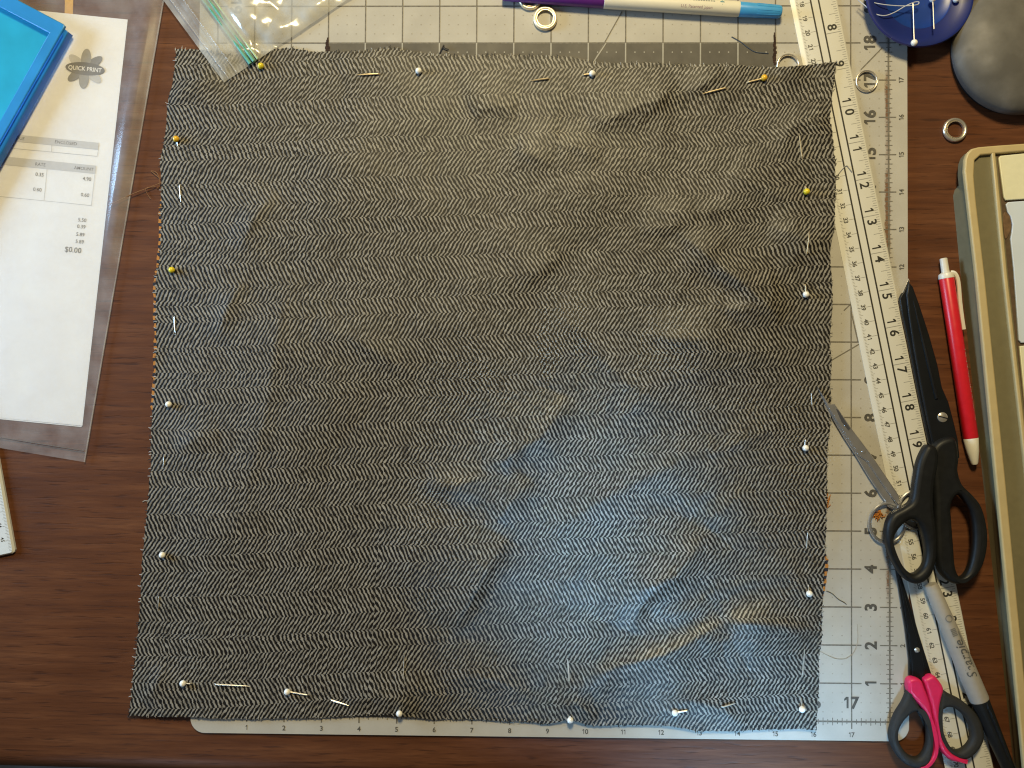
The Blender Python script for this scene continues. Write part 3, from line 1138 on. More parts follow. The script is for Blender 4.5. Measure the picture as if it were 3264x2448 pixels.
# ------------------------------------------------------------------ rulers
# long white ruler
RZ = ZM + 0.0013
pa, pb = P(2670, 0, RZ), P(2960, 1425, RZ)
rd = (pb - pa).normalized()                    # along, numbers grow this way
rn = Vector((-rd.y, rd.x, 0))                  # across, to the right in the photo
if rn.x < 0:
    rn = -rn
W = 1.235 * INCH
ref = P(2922, 1396, RZ)                        # the 19-inch line
ref = pa + rd * (ref - pa).dot(rd)


def RU(s, t, z=RZ):
    """s inches along, t inches from the left (metric) edge"""
    q = ref + rd * ((s - 19) * INCH) + rn * (t * INCH - W)
    return Vector((q.x, q.y, z))


ru = thing('white_ruler', 'long white inch and centimetre ruler lying under the shears', 'ruler', RU(16, 0.6, 0))
prf = [(0.0, RZ - 0.0012), (0.0, RZ - 0.0009), (0.10, RZ - 0.0001), (0.13, RZ), (1.175, RZ), (1.205, RZ - 0.0002), (1.235, RZ - 0.0008), (1.235, RZ - 0.0012)]
rb = MB()
n = len(prf)
vs = [RU(s, t, z) for s in (5.2, 29.0) for t, z in prf]
rb.add(vs, [(i, (i + 1) % n, n + (i + 1) % n, n + i) for i in range(n)] + [tuple(range(n)), tuple(range(2 * n - 1, n - 1, -1))])
obj('blade', rb, RULER_WHITE, ru, angle=20)
zr = RZ + 0.00006
bl, gr, nb, ns = MB(), MB(), MB(), MB()
for t in (0.525, 0.735):
    bl.strip(RU(5.2, t, zr), RU(29, t, zr), 0.042 * INCH)
for i in range(6 * 16, 29 * 16):
    s = i / 16
    ln = 0.085
    if i % 2 == 0:
        ln = 0.10
    if i % 4 == 0:
        ln = 0.13
    if i % 8 == 0:
        ln = 0.24
    if i % 16 == 0:
        gr.strip(RU(s, 0.76, zr), RU(s, 1.17, zr), 0.018 * INCH)
    else:
        gr.strip(RU(s, 1.172 - ln, zr), RU(s, 1.172, zr), 0.013 * INCH)
for mm in range(150, 735):
    s = mm / 25.4
    if mm % 10 == 0:
        gr.strip(RU(s, 0.12, zr), RU(s, 0.20, zr), 0.012 * INCH)
        gr.strip(RU(s, 0.36, zr), RU(s, 0.50, zr), 0.012 * INCH)
        put_text(ns, str(mm // 10), RU(s, 0.285, zr), rd, rn, 0.115 * INCH, 0.03, space=0.95)
    gr.strip(RU(s, 0.135, zr), RU(s, 0.235 if mm % 5 == 0 else 0.185, zr), 0.008 * INCH)
for k in range(8, 27):
    if k < 10:
        numeral(str(k), RU(k - 0.15, 0.95, zr), rd, rn, 0.24 * INCH, 0.022, RULER_BLACK, ru)
    else:
        numeral(str(k)[0], RU(k - 0.16, 0.94, zr), rd, rn, 0.24 * INCH, 0.022, RULER_BLACK, ru)
        numeral(str(k)[1], RU(k + 0.17, 0.96, zr), rd, rn, 0.24 * INCH, 0.022, RULER_BLACK, ru)
obj('black_lines', bl, RULER_BLACK, ru, smooth=False)
tag(obj('graduations', gr, RULER_GREY, ru, smooth=False), kind='stuff')
tag(obj('centimetre_numerals', ns, RULER_DARK, ru, smooth=False), kind='stuff')

# short ruler end at the left
SZ = 0.0030
qa, qb = P(-2, 1490, SZ), P(46, 1757, SZ)
sd = (qb - qa).normalized()
sn_ = Vector((-sd.y, sd.x, 0))
if sn_.x < 0:
    sn_ = -sn_


def SU(s, t, z=SZ):
    """s cm measured with the 45 cm line at 45; t inches left of the right edge"""
    b = qa + sd * (P(30, 1722, SZ) - qa).dot(sd)
    q = b + sd * ((s - 45) * 0.01) - sn_ * (t * INCH)
    return Vector((q.x, q.y, z))


sr = thing('metal_ruler_end', 'bluish white ruler end with marks 44 and 45 at left edge', 'ruler', SU(44, 0.5, 0))
o_ = []
for a in range(0, 91, 15):
    rr_ = 0.06
    o_.append(SU(45.85, rr_) + sd * (0.0015 * math.sin(math.radians(a))) + sn_ * (0.0015 * math.cos(math.radians(a)) - 0.0))
poly = [SU(30, 0.0)] + [SU(45.70, 0.0)] + [SU(45.85, 0.03)] + [SU(45.92, 0.09)] + [SU(45.98, 1.2)] + [SU(30, 1.2)]
sb_ = MB()
topi = [SU(30, 0.055), SU(45.62, 0.055), SU(45.78, 0.075), SU(45.84, 0.12), SU(45.90, 1.15), SU(30, 1.15)]
n = len(poly)
vs = [Vector((p.x, p.y, 0.0002)) for p in poly] + [Vector((p.x, p.y, SZ - 0.0010)) for p in poly] + topi
fs = [tuple(range(3 * n - 1, 2 * n - 1, -1))]
for i in range(n):
    j = (i + 1) % n
    fs += [(j, i, n + i, n + j), (n + j, n + i, 2 * n + i, 2 * n + j)]
sb_.add(vs, fs)
obj('blade', sb_, plain('ruler_bluish_white', (0.70, 0.73, 0.74), 0.25, var=0.02), sr, angle=20)
sg, sn2 = MB(), MB()
for mm in range(330, 458):
    s = mm / 10
    sg.strip(SU(s, 0.065, SZ + 5e-5), SU(s, 0.135 if mm % 5 else 0.165, SZ + 5e-5), 0.008 * INCH)
    if mm % 10 == 0:
        sg.strip(SU(s, 0.16, SZ + 5e-5), SU(s, 0.20, SZ + 5e-5), 0.012 * INCH)
        put_text(sn2, str(mm // 10), SU(s - 0.13, 0.26, SZ + 5e-5), sd, sn_, 0.095 * INCH, 0.006)
obj('graduations', sg, RULER_GREY, sr, smooth=False)
obj('numerals', sn2, RULER_BLACK, sr, smooth=False)

# ------------------------------------------------------------------ invoice in its clear sleeve
strip_ = MB()
za = 0.0004
ys_ = thing('yellow_strip', 'narrow yellow card strip running under the printed invoice', 'card strip', P(220, 20, 0))
obj('strip', MB().prism([P(206, 60, za), P(232, 60, za), P(236, -150, za), P(210, -150, za)], 0.0001, 0.0005), YELLOW_STRIP, ys_, smooth=False)
inv = thing('invoice', 'white printed invoice sheet inside the clear sleeve', 'paper', P(200, 700, 0))
pz = 0.0009
c_tr, c_br, c_bl, c_tl = P(407, 62, pz), P(263, 1357, pz), P(-150, 1318, pz), P(-150, 7, pz)
pap = MB()
NU, NV = 14, 30
vs = []
for j in range(NV + 1):
    for i in range(NU + 1):
        u, v = i / NU, j / NV
        q = (c_tl * (1 - u) + c_tr * u) * (1 - v) + (c_bl * (1 - u) + c_br * u) * v
        q.z = pz + 0.00012 * math.sin(u * 5 + v * 3) * math.sin(v * 7 + 1)
        vs.append(q)
pap.add(vs, [(j * (NU + 1) + i, (j + 1) * (NU + 1) + i, (j + 1) * (NU + 1) + i + 1, j * (NU + 1) + i + 1) for j in range(NV) for i in range(NU)])
n0 = len(pap.v)
obj('sheet', pap, PAPER, inv)
obj('second_sheet', MB().prism([P(400, 75, pz), P(259, 1361, pz), P(-150, 1322, pz), P(-150, 20, pz)], 0.0004, 0.0006), PAPER, inv, smooth=False)
zt = pz + 0.00022
ang = math.radians(5.9)
tx = (P(300 + 100 * math.cos(ang), 600 + 100 * math.sin(ang), zt) - P(300, 600, zt)).normalized()
ty = Vector((-tx.y, tx.x, 0))
pt = MB()
ptb = MB()
CAPP = 11.5 * PXM
for s, x, y, c in (('0.35', 126, 556, 1), ('4.90', 277, 570, 1), ('0.60', 119, 604, 1), ('0.60', 271, 621, 1), ('5.50', 262, 701, 1),
                   ('0.39', 259, 722, 1), ('5.89', 256, 747, 1), ('5.89', 254, 770, 1), ('$0.00', 233, 796, 1.5), ('$0.00', 28, 458, 0.95)):
    put_text(pt, s, P(x, y, zt), tx, ty, CAPP * c, 0.004)
for s, x, y, c in (('TOTAL DUE', 40, 438, 0.9), ('ENCLOSED', 210, 455, 0.9), ('RATE', 129, 524, 0.9), ('AMOUNT', 267, 537, 0.9)):
    put_text(ptb, s, P(x, y, zt + 4e-5), tx, ty, CAPP * c, 0.004)
tag(obj('figures', pt, PRINT_DARK, inv, smooth=False), kind='stuff')
obj('headings', ptb, PRINT_DARK, inv, smooth=False)
bars = MB()
bars.quad(P(-60, 440, zt), P(313, 477, zt), P(315, 455, zt), P(-60, 418, zt))
bars.quad(P(-60, 518, zt), P(304, 554, zt), P(306, 528, zt), P(-60, 491, zt))
obj('grey_bars', bars, PRINT_BAR, inv, smooth=False)
ln_ = MB()
for a, b in (((165, 463), (164, 484)), ((-60, 463), (309, 498)), ((313, 477), (310, 498)), ((150, 539), (140, 641)), ((302, 556), (291, 655)), ((-60, 620), (291, 655))):
    ln_.strip(P(*a, zt), P(*b, zt), 1.6 * PXM)
obj('table_lines', ln_, PRINT_LIGHT, inv, smooth=False)


def petal(cx, cy, ang_deg, length, width, z):
    a = math.radians(ang_deg) + math.radians(5.9)
    mb = MB()
    pts = []
    for i in range(24):
        th = 2 * math.pi * i / 24
        l_ = length * (0.5 + 0.5 * math.cos(th))
        w_ = width / 2 * math.sin(th) * (1.0 if True else 1)
        pts.append(P(cx + l_ * math.cos(a) - w_ * math.sin(a), cy + l_ * math.sin(a) + w_ * math.cos(a), z))
    mb.add(list(reversed(pts)), [tuple(range(24))])
    return mb


lc = (271, 219)
for a, mt_, ln2, w2, dz_ in ((-145, PRINT_LIGHT, 66, 30, 0), (35, PRINT_LIGHT, 66, 30, 0), (-40, PRINT_GREY, 66, 28, 1), (140, PRINT_GREY, 66, 28, 1),
                             (-90, PRINT_MID, 64, 32, 2), (90, PRINT_MID, 64, 32, 2)):
    obj('logo_petal', petal(lc[0], lc[1], a, ln2, w2, zt + dz_ * 3e-5), mt_, inv, smooth=False)
el = MB()
pts = []
for i in range(40):
    th = 2 * math.pi * i / 40
    x, y = 63 * math.cos(th), 20.5 * math.sin(th)
    pts.append(P(lc[0] + x * math.cos(ang) - y * math.sin(ang), lc[1] + x * math.sin(ang) + y * math.cos(ang), zt + 1.4e-4))
el.add(list(reversed(pts)), [tuple(range(40))])
obj('logo_oval', el, PRINT_DARK, inv, smooth=False)
lt = MB()
put_text(lt, 'QUICK PRINT', P(lc[0], lc[1], zt + 1.9e-4), tx, ty, 13.5 * PXM, 0.018, squeeze=0.93)
obj('logo_lettering', lt, PAPER, inv, smooth=False)

slv = thing('clear_sleeve', 'clear plastic document sleeve holding the white invoice', 'plastic sleeve', P(300, 700, 0))
fz = 0.0017
a_tl, a_tr, a_br, a_bl = (-150, -150), (548, -150), (270, 1473), (-150, 1403)
NU, NV = 40, 70
vs = []
for j in range(NV + 1):
    for i in range(NU + 1):
        u, v = i / NU, j / NV
        x = (a_tl[0] * (1 - u) + a_tr[0] * u) * (1 - v) + (a_bl[0] * (1 - u) + a_br[0] * u) * v
        y = (a_tl[1] * (1 - u) + a_tr[1] * u) * (1 - v) + (a_bl[1] * (1 - u) + a_br[1] * u) * v
        lift = 0.0035 * math.exp(-((u - 0.93) / 0.045) ** 2) * max(0, math.sin(math.pi * min(1, max(0, (0.66 - v) / 0.62)))) ** 0.7
        z = fz + 0.00020 * math.sin(x * 0.021 + y * 0.006) + 0.00025 * math.sin(y * 0.011 + x * 0.004) + lift
        vs.append(P(x, y, z))
sl = MB().add(vs, [(j * (NU + 1) + i, (j + 1) * (NU + 1) + i, (j + 1) * (NU + 1) + i + 1, j * (NU + 1) + i + 1) for j in range(NV) for i in range(NU)])
obj('film', sl, SLEEVE, slv, angle=80)
sm = MB()
sm.tube([P(548 - 278 * k / 40 - 1, -150 + 1623 * k / 40, fz + 0.0002 + 0.0004 * abs(math.sin(k * 0.7))) for k in range(41)], 0.0005, 6)
obj('side_seam', sm, SEAM, slv)
sm = MB()
sm.tube([P(268 - 418 * k / 20, 1437 - 66 * k / 20, fz + 0.0002) for k in range(21)], 0.00035, 6)
obj('bottom_seam', sm, plain('seam_grey', (0.15, 0.13, 0.12), 0.5), slv)

# ------------------------------------------------------------------ blue plastic lid
lid = thing('blue_plastic_lid', 'translucent blue plastic box lid overlapping the invoice corner', 'lid', P(60, 150, 0))
outer = [(207, 82), (200, 75), (-194, -133), (-420, 290), (-200, 806), (198, 99)]
hole = [(156, 104), (-150, -57), (-300, 220), (-40, 455)]
obj('rim', plate([outer, hole], 0.0082, 0.0105, 0.0007), LID_BLUE, lid)
obj('panel', plate([[(176, 92), (-170, -90), (-340, 240), (-40, 500)]], 0.0045, 0.0056, 0.0002), LID_PANEL, lid)
obj('flange', plate([[(206, 92), (218, 102), (214, 108), (-188, 836), (-210, 800)]], 0.0030, 0.0094, 0.0006), LID_DEEP, lid)
gm = MB()
gm.tube([P(200, 108, 0.0106), P(80, 318, 0.0106), P(-60, 566, 0.0106)], 0.00035, 6)
obj('rib', gm, LID_DEEP, lid)

# ------------------------------------------------------------------ zip bag
bag = thing('zip_bag', 'crinkled clear zip bag with green closure lying over cloth corner', 'plastic bag', P(760, 80, 0.002))
C0 = np.array((714., 263.))
eL = np.array((-177., -240.)) / 298.2       # along the open end, up-left
eS = np.array((327., -220.)) / 394.1        # along the side, up-right


def bag_z(x, y, a, b):
    inside = 1 / (1 + math.exp(-(x - 560) / 12)) if y > 140 else 1.0
    z0 = max(float(cloth_h(np.array([x]), np.array([y]))[0]) if (y > 150 and x > 556) else 0.0024, 0.0024) + 0.0012
    return z0


NA, NB = 70, 110
rgb = np.random.RandomState(11)
BN = [(rgb.uniform(0, 6.28), rgb.uniform(0.02, 0.075), rgb.uniform(0, 6.28)) for _ in range(16)]


def bag_n(x, y):
    s = 0
    for a, k, p_ in BN:
        s += (abs(math.sin((x * math.cos(a) + y * math.sin(a)) * k * 0.5 + p_)) - 0.6) * 0.05 / k
    return s


vs = []
for j in range(NB + 1):
    for i in range(NA + 1):
        a = 460.0 * i / NA
        b = 620.0 * j / NB
        x, y = C0 + eL * a + eS * b
        edge = min(1, min(a, b) / 45.0)
        crink = 1.0 if b > 150 else 0.35
        z = bag_z(x, y, a, b) + 0.0022 * edge + (0.0011 * bag_n(x, y)) * crink * (0.3 + 0.7 * edge)
        vs.append(P(x, y, max(z, 0.0022)))
bm = MB().add(vs, [(j * (NA + 1) + i, (j + 1) * (NA + 1) + i, (j + 1) * (NA + 1) + i + 1, j * (NA + 1) + i + 1) for j in range(NB) for i in range(NA)])
bagf = obj('film', bm, BAG, bag, angle=80)
for off, mt_, r_, nm in ((103, ZIP_GREEN, 0.00125, 'zip_track'), (117, ZIP_GREEN, 0.00125, 'zip_track'), (131, ZIP_PALE, 0.0008, 'zip_rib')):
    pts = []
    for k in range(24):
        a = 2 + 440 * k / 23
        x, y = C0 + eL * a + eS * off
        pts.append(P(x, y, bag_z(x, y, a, off) + 0.0016))
    obj(nm, MB().tube(pts, r_, 8), mt_, bag)
for off, nm in ((20, 'lip_edge'), (52, 'lip_edge')):
    pts = []
    for k in range(24):
        a = 4 + 440 * k / 23
        x, y = C0 + eL * a + eS * off
        pts.append(P(x, y, bag_z(x, y, a, off) + 0.0030))
    obj(nm, MB().tube(pts, 0.00035, 6), SEAM, bag)

# ------------------------------------------------------------------ metal eyelets
LAMPLIT_NICKEL = plain('lamplit_nickel', (0.93, 0.80, 0.56), 0.34, 0.55, var=0.05)  # eyelet nickel, golden lamplight painted into the base colour


def eyelet(px, py, r_out, r_in, z0, h, label, style):
    NICK = LAMPLIT_NICKEL if style else NICKEL
    c = P(px, py, z0 + h)
    c.z = z0
    root = thing('metal_eyelet', label, 'eyelet', c, 'loose metal eyelets')
    ro, ri = r_out * PXM, r_in * PXM
    rm = (ro + ri) / 2
    hw = (ro - ri) / 2
    prof = []
    for i in range(16):
        a = 2 * math.pi * i / 16
        prof.append((rm + hw * math.cos(a), h * 0.5 + h * 0.5 * math.sin(a)))
    obj('flange', MB().lathe(c, prof, 56, closed=True), NICK, root, angle=60)
    br = [(ri * 1.03, 0.0002), (ri * 1.0, h * 0.9), (ri * 0.96, h * 0.9), (ri * 0.99, 0.0002)]
    obj('barrel', MB().lathe(c, br, 56, closed=True), NICK, root, angle=60)
    return root


eyelet(1738, 56, 39, 28, ZM, 0.0030, 'whole gold-lit eyelet left of the purple marker cap', 1)
eyelet(1690, -9, 39, 28, ZM, 0.0030, 'gold-tinted eyelet cut by the photograph\'s top edge', 1)
eyelet(2513, 206, 38, 31, ZM, 0.0022, 'silver eyelet half hidden under the cloth\'s top edge', 0)
eyelet(2764, 257, 36, 30, ZM, 0.0020, 'thin silver eyelet ringing the number 17 on the mat', 0)
eyelet(3047, 412, 39, 27, 0.0, 0.0028, 'silver eyelet lying alone on the brown wood', 0)

# ------------------------------------------------------------------ purple and blue fabric marker
mk = thing('fabric_marker', 'white double-ended marker with purple and sky blue caps', 'marker', P(2130, 25, ZM))
MR = 0.0048
zax = ZM + MR
m0, m1 = P(1787, -6, zax), P(2490, 38, zax)
md = (m1 - m0).normalized()
tot = (m1 - m0).length


def at(px):
    return (px - 1787) / 703.0 * tot


obj('purple_cap', MB().rod(m0, m1, [(at(1600), 0.0034), (at(1604), 0.0040), (at(1780), 0.0046), (at(1924), 0.0049), (at(1926), 0.0048)], 40), PURPLE, mk)
obj('barrel', MB().rod(m0, m1, [(at(1925), 0.0046), (at(1927), 0.0050), (at(2352), 0.0050), (at(2356), 0.0048)], 40), MARKER_WHITE, mk)
bc = MB().rod(m0, m1, [(at(2354), 0.0047), (at(2358), 0.0049), (at(2480), 0.0041), (at(2487), 0.0039), (at(2490), 0.0033)], 40)
obj('blue_cap', bc, SKY_BLUE, mk)
rb_ = MB()
for k in range(10):
    a = 2 * math.pi * k / 10
    s_ = md.cross(Vector((0, 0, 1))).normalized()
    o2 = (s_ * math.cos(a) + Vector((0, 0, 1)) * math.sin(a))
    rb_.tube([m0 + md * at(2410) + o2 * 0.00455, m0 + md * at(2482) + o2 * 0.0041], 0.00022, 5)
obj('grip_ribs', rb_, SKY_BLUE, mk)


def on_rod(p0, d, dist, r, theta, lift=0.00006):
    """point on a lying barrel: theta from straight up, + towards the viewer's right of d"""
    s_ = d.cross(Vector((0, 0, 1))).normalized()
    return p0 + d * dist + (s_ * math.sin(theta) + Vector((0, 0, 1)) * math.cos(theta)) * (r + lift)


def rod_text(mb, s, p0, d, dist, r, theta, cap, bold=0.0, shear=0.0, flip=1, squeeze=1.0):
    vs_, fs_, w_ = glyphs(s, bold, shear)
    pts_ = [on_rod(p0, d, dist + flip * x * cap * squeeze, r, theta - flip * y * cap / r) for x, y in vs_]
    mb.add(pts_, fs_)


mt1 = MB()
rod_text(mt1, 'U.S. Patented Japan', m0, md, at(2218), 0.0050, 0.42, 0.0019, 0.006)
obj('small_print', mt1, MARKER_PRINT, mk, smooth=False)
mt2 = MB()
for k in range(9):
    x = at(2205 + 8 * k)
    q = [on_rod(m0, md, x + dx_, 0.0050, th_) for dx_, th_ in ((0, -0.40), (0.0012, -0.40), (0.0012, -0.62), (0, -0.62))]
    mt2.add(q, [(0, 1, 2, 3)])
obj('name_print', mt2, MARKER_GREEN, mk, smooth=False)
mt3 = MB()
q = [on_rod(m0, md, at(2298) + dx_, 0.0050, th_) for dx_, th_ in ((-0.0016, -0.45), (0.0, -0.02), (0.0016, -0.45), (0, -0.8))]
mt3.add(q, [(0, 1, 2, 3)])
obj('diamond_print', mt3, MARKER_TEAL, mk, smooth=False)

# ------------------------------------------------------------------ pin dish
dc = P(2921, -8, 0.008)
dc.z = 0.0022
dish = thing('pin_dish', 'deep blue round magnetic pin dish at the top edge', 'pin dish', dc)
RD = 170 * PXM
obj('bowl', MB().lathe(dc, [(1e-5, 0.0), (RD * 0.72, 0.0), (RD * 0.80, 0.0015), (RD * 0.95, 0.0075), (RD * 1.0, 0.0105), (RD * 0.985, 0.0118), (RD * 0.94, 0.0120),
                            (RD * 0.80, 0.0100), (RD * 0.66, 0.0088), (RD * 0.62, 0.0086)], 72), DISH_BLUE, dish, angle=60)
obj('magnet_well', MB().lathe(dc, [(RD * 0.63, 0.0087), (RD * 0.60, 0.0078), (RD * 0.4, 0.0068), (1e-5, 0.0064)], 72), DISH_INNER, dish, angle=60)


def loose_pin(a, b, za_, zb_, headmat, label):
    root = thing('dish_pin', label, 'pin', P(a[0], a[1], za_), 'pins lying in the blue dish')
    obj('shaft', MB().tube([P(a[0], a[1], za_), P(b[0], b[1], zb_)], [PIN_R * 0.8, PIN_R * 0.8], 8), DISH_STEEL, root)
    if headmat:
        obj('head', MB().ball(P(a[0], a[1], za_), HEAD_R), headmat, root)
    return root


loose_pin((2914, 136), (2910, 12), 0.0165, 0.0150, PIN_WHITE, 'white-headed pin hanging over the front rim of the blue dish')
loose_pin((2973, -3), (2977, 93), 0.0135, 0.0165, PIN_WHITE, 'pin in the blue dish with its grey point towards the viewer')
loose_pin((3048, -2), (3000, -90), 0.0135, 0.0130, PIN_WHITE, 'white pin head rightmost in the blue dish')
th = MB()
tp = spline([(2735, 0), (2760, 20), (2785, 42), (2818, 50), (2850, 40), (2885, 20), (2912, 8), (2928, 6), (2926, 14), (2905, 18), (2870, 19), (2820, 15), (2775, 6), (2740, -8)], 5, closed=False)
zth = [0.0100 + 0.0040 * min(1, max(0, (x - 2745) / 60)) for x, y in tp]
th.tube([P(x, y, z) for (x, y), z in zip(tp, zth)], 0.00034, 6)
tag(obj('white_thread', th, WHITE_THREAD), 'loop of white thread hanging over the blue pin dish', 'thread')

# ------------------------------------------------------------------ grey dome
gc = P(3262, 146, 0.012)
gc.z = 0.0
RG = 211 * PXM
prof = [(RG * 0.93, 0.0), (RG * 0.985, 0.004), (RG * 1.0, 0.008)]
for i in range(1, 15):
    a = math.pi / 2 * i / 14
    prof.append((max(RG * (0.02 + 0.98 * math.cos(a)), 1e-5) if i < 14 else 1e-5, 0.008 + 0.016 * math.sin(a)))
dome = thing('grey_dome', 'mottled grey rounded container in the top right corner', 'container', gc)
obj('shell', MB().lathe(gc, prof, 72), STONE, dome, angle=60)
obj('base_ring', MB().lathe(gc, [(RG * 0.90, 0.0004), (RG * 0.955, 0.0004), (RG * 0.955, 0.0020), (RG * 0.90, 0.0020)], 64, closed=True), BLACK_PLASTIC, dome)

# ------------------------------------------------------------------ beige device
dev = thing('beige_device', 'olive beige plastic machine with tan rims along the right edge', 'machine', P(3200, 1400, 0))
HB = 0.0165
# base footprint measured on the table
b_out = [P(3038, 625, 0), P(3043, 606, 0), P(3074, 570, 0), P(3096, 520, 0), P(3330, 496, 0), P(3480, 2600, 0), P(3246, 2600, 0), P(3232, 2448, 0), P(3130, 1500, 0), P(3061, 869, 0)]
db = MB()
n = len(b_out)
cx_ = Vector((0.001, 0, 0))
low_ = [Vector((p.x, p.y, 0.0)) for p in b_out]
up_ = [Vector((p.x, p.y, HB)) for p in b_out]
for i in (0, 1, 7, 8, 9, 6):
    up_[i].x += 0.0008
db.add(low_ + up_, [tuple(range(n - 1, -1, -1)) if False else tuple(range(2 * n - 1, n - 1, -1))] + [((i + 1) % n, i, n + i, n + (i + 1) % n) for i in range(n)])
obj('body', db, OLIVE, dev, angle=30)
HR = 0.0195
deck = [(3400, 446), (3264, 460), (3180, 466), (3121, 471), (3099, 478), (3087, 492), (3080, 510), (3078, 545), (3084, 600), (3116, 880), (3176, 1500), (3268, 2448), (3280, 2600), (3460, 2600)]
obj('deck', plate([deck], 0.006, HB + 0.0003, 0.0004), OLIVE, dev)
rim = [(3400, 443), (3264, 457), (3180, 463), (3121, 468), (3098, 474), (3084, 488), (3077, 508), (3075, 545), (3081, 600), (3113, 880), (3173, 1500), (3265, 2448), (3277, 2600),
       (3307, 2600), (3294, 2448), (3203, 1500), (3140, 880), (3112, 640), (3105, 560), (3108, 510), (3126, 494), (3180, 489), (3264, 482), (3400, 468)]
obj('outer_rim', plate([rim], HB - 0.001, HR, 0.0010), TAN, dev)
rim2 = [(3161, 486), (3173, 484), (3189, 640), (3212, 880), (3276, 1440), (3392, 2600), (3376, 2600), (3263, 1440), (3199, 880), (3176, 640)]
obj('inner_rim', plate([rim2], HB - 0.001, HR, 0.0008), TAN, dev)
gv = [(3176, 488), (3400, 472), (3460, 2600), (3396, 2600), (3279, 1440), (3214, 880), (3191, 640)]
obj('well_floor', plate([gv], HB - 0.001, HB + 0.0004, 0.0001), GROOVE, dev)
obj('cream_panel', plate([[(3184, 503), (3190, 496), (3350, 480), (3362, 628), (3206, 638), (3200, 628)]], HB + 0.0002, HB + 0.0022, 0.0006), CREAM, dev)
bp = [(3207, 652), (3214, 644), (3350, 634), (3390, 1080), (3256, 1093), (3248, 1084), (3243, 1010), (3232, 860), (3222, 760), (3226, 738), (3228, 715), (3222, 690), (3212, 675)]
obj('pale_panel', plate([bp], HB + 0.0002, HB + 0.0020, 0.0005), PALE_BLUE, dev)
obj('lower_cream_panel', plate([[(3250, 1103), (3400, 1090), (3420, 1500), (3288, 1500)]], HB + 0.0002, HB + 0.0020, 0.0005), CREAM, dev)
obj('finger_notch', plate([[(3198, 690), (3206, 676), (3220, 690), (3224, 716), (3219, 742), (3204, 760)]], HB + 0.0002, HB + 0.0012, 0.0004, 4), plain('notch_brown', (0.16, 0.095, 0.05), 0.6, var=0.3), dev)

# ------------------------------------------------------------------ red pen
pen = thing('red_pen', 'red click pen with white tip, clip and button', 'pen', P(3056, 1150, 0))
PR = 0.0047
pz_ = 0.0050
p0, p1 = P(3007, 823, pz_), P(3107, 1481, pz_)
pd = (p1 - p0).normalized()
pt_ = (p1 - p0).length


def pa_(py):
    return (py - 823) / 658.0 * pt_


obj('button', MB().rod(p0, p1, [(0, 0.0018), (0.0004, 0.0024), (pa_(868), 0.0025), (pa_(872), 0.0025)], 28), WHITE_PLASTIC, pen)
obj('collar', MB().rod(p0, p1, [(pa_(868), 0.0026), (pa_(873), 0.0044), (pa_(878), 0.0048), (pa_(888), 0.0048)], 32), WHITE_PLASTIC, pen)
obj('barrel', MB().rod(p0, p1, [(pa_(888), 0.0046), (pa_(889), 0.0047), (pa_(1395), 0.0048), (pa_(1397), 0.0046)], 40), RED, pen)
obj('tip', MB().rod(p0, p1, [(pa_(1397), 0.0045), (pa_(1399), 0.0047), (pa_(1440), 0.0038), (pa_(1474), 0.0024), (pa_(1480), 0.0018), (pa_(1481), 0.0010)], 32), WHITE_PLASTIC, pen)
cl = MB()
cpts = [(3030, 868, 0.0060), (3042, 870, 0.0066), (3051, 884, 0.0068), (3056, 910, 0.0066), (3060, 960, 0.0062), (3066, 1010, 0.0060), (3072, 1050, 0.0058)]
cl.tube([P(*c) for c in spline(cpts, 4, closed=False)], 0.0014, 8)
obj('clip', cl, WHITE_PLASTIC, pen)
sd_side = pd.cross(Vector((0, 0, 1))).normalized()
th_sign = 1 if sd_side.x > 0 else -1
pp = MB()
y = 1116
rnd = random.Random(5)
while y < 1340:
    if rnd.random() < 0.86:
        hgt = rnd.uniform(0.0008, 0.0019)
        th0 = 0.62 + rnd.uniform(-0.05, 0.05)
        r_ = 0.00475
        d0 = pa_(y)
        d1 = d0 + rnd.uniform(0.0004, 0.0008)
        q = [on_rod(p0, pd, dd, r_, th_sign * tt) for dd, tt in ((d0, th0), (d1, th0 + 0.03), (d1, th0 + hgt / r_), (d0, th0 + hgt / r_ - 0.04))]
        pp.add(q, [(0, 1, 2, 3)])
    y += rnd.uniform(4.0, 6.5)
obj('worn_print', pp, PEN_PRINT, pen, smooth=False)

# ------------------------------------------------------------------ small silver scissors
sc = thing('embroidery_scissors', 'small silver scissors with round loops, points under the cloth', 'scissors', P(2760, 1480, ZM))
z0 = RZ + 0.0002
b1 = [(2606, 1232), (2645, 1288), (2662, 1287), (2690, 1328), (2713, 1362), (2745, 1404), (2772, 1440), (2800, 1480), (2840, 1540), (2866, 1578), (2874, 1606), (2862, 1612), (2830, 1568),
      (2790, 1510), (2765, 1472), (2745, 1458), (2736, 1452), (2690, 1378), (2645, 1309)]
obj('blade', plate([b1], z0 + 0.0010, z0 + 0.0032, 0.0010, 0, 4), CHROME, sc)
b2 = [(2610, 1246), (2642, 1312), (2690, 1392), (2734, 1460), (2770, 1520), (2806, 1574), (2820, 1594), (2830, 1614), (2842, 1622), (2862, 1624), (2856, 1608), (2830, 1566), (2792, 1508), (2766, 1468), (2745, 1456), (2700, 1380)]
obj('blade', plate([b2], z0 - 0.0006, z0 + 0.0018, 0.0010, 0, 4), CHROME, sc)
obj('hollow', plate([[(2664, 1302), (2672, 1306), (2700, 1350), (2711, 1366), (2704, 1372), (2682, 1344)]], z0 + 0.0031, z0 + 0.00335, 0.0001), plain('polished_steel', (0.75, 0.77, 0.80), 0.06, 1.0, var=0.02), sc)


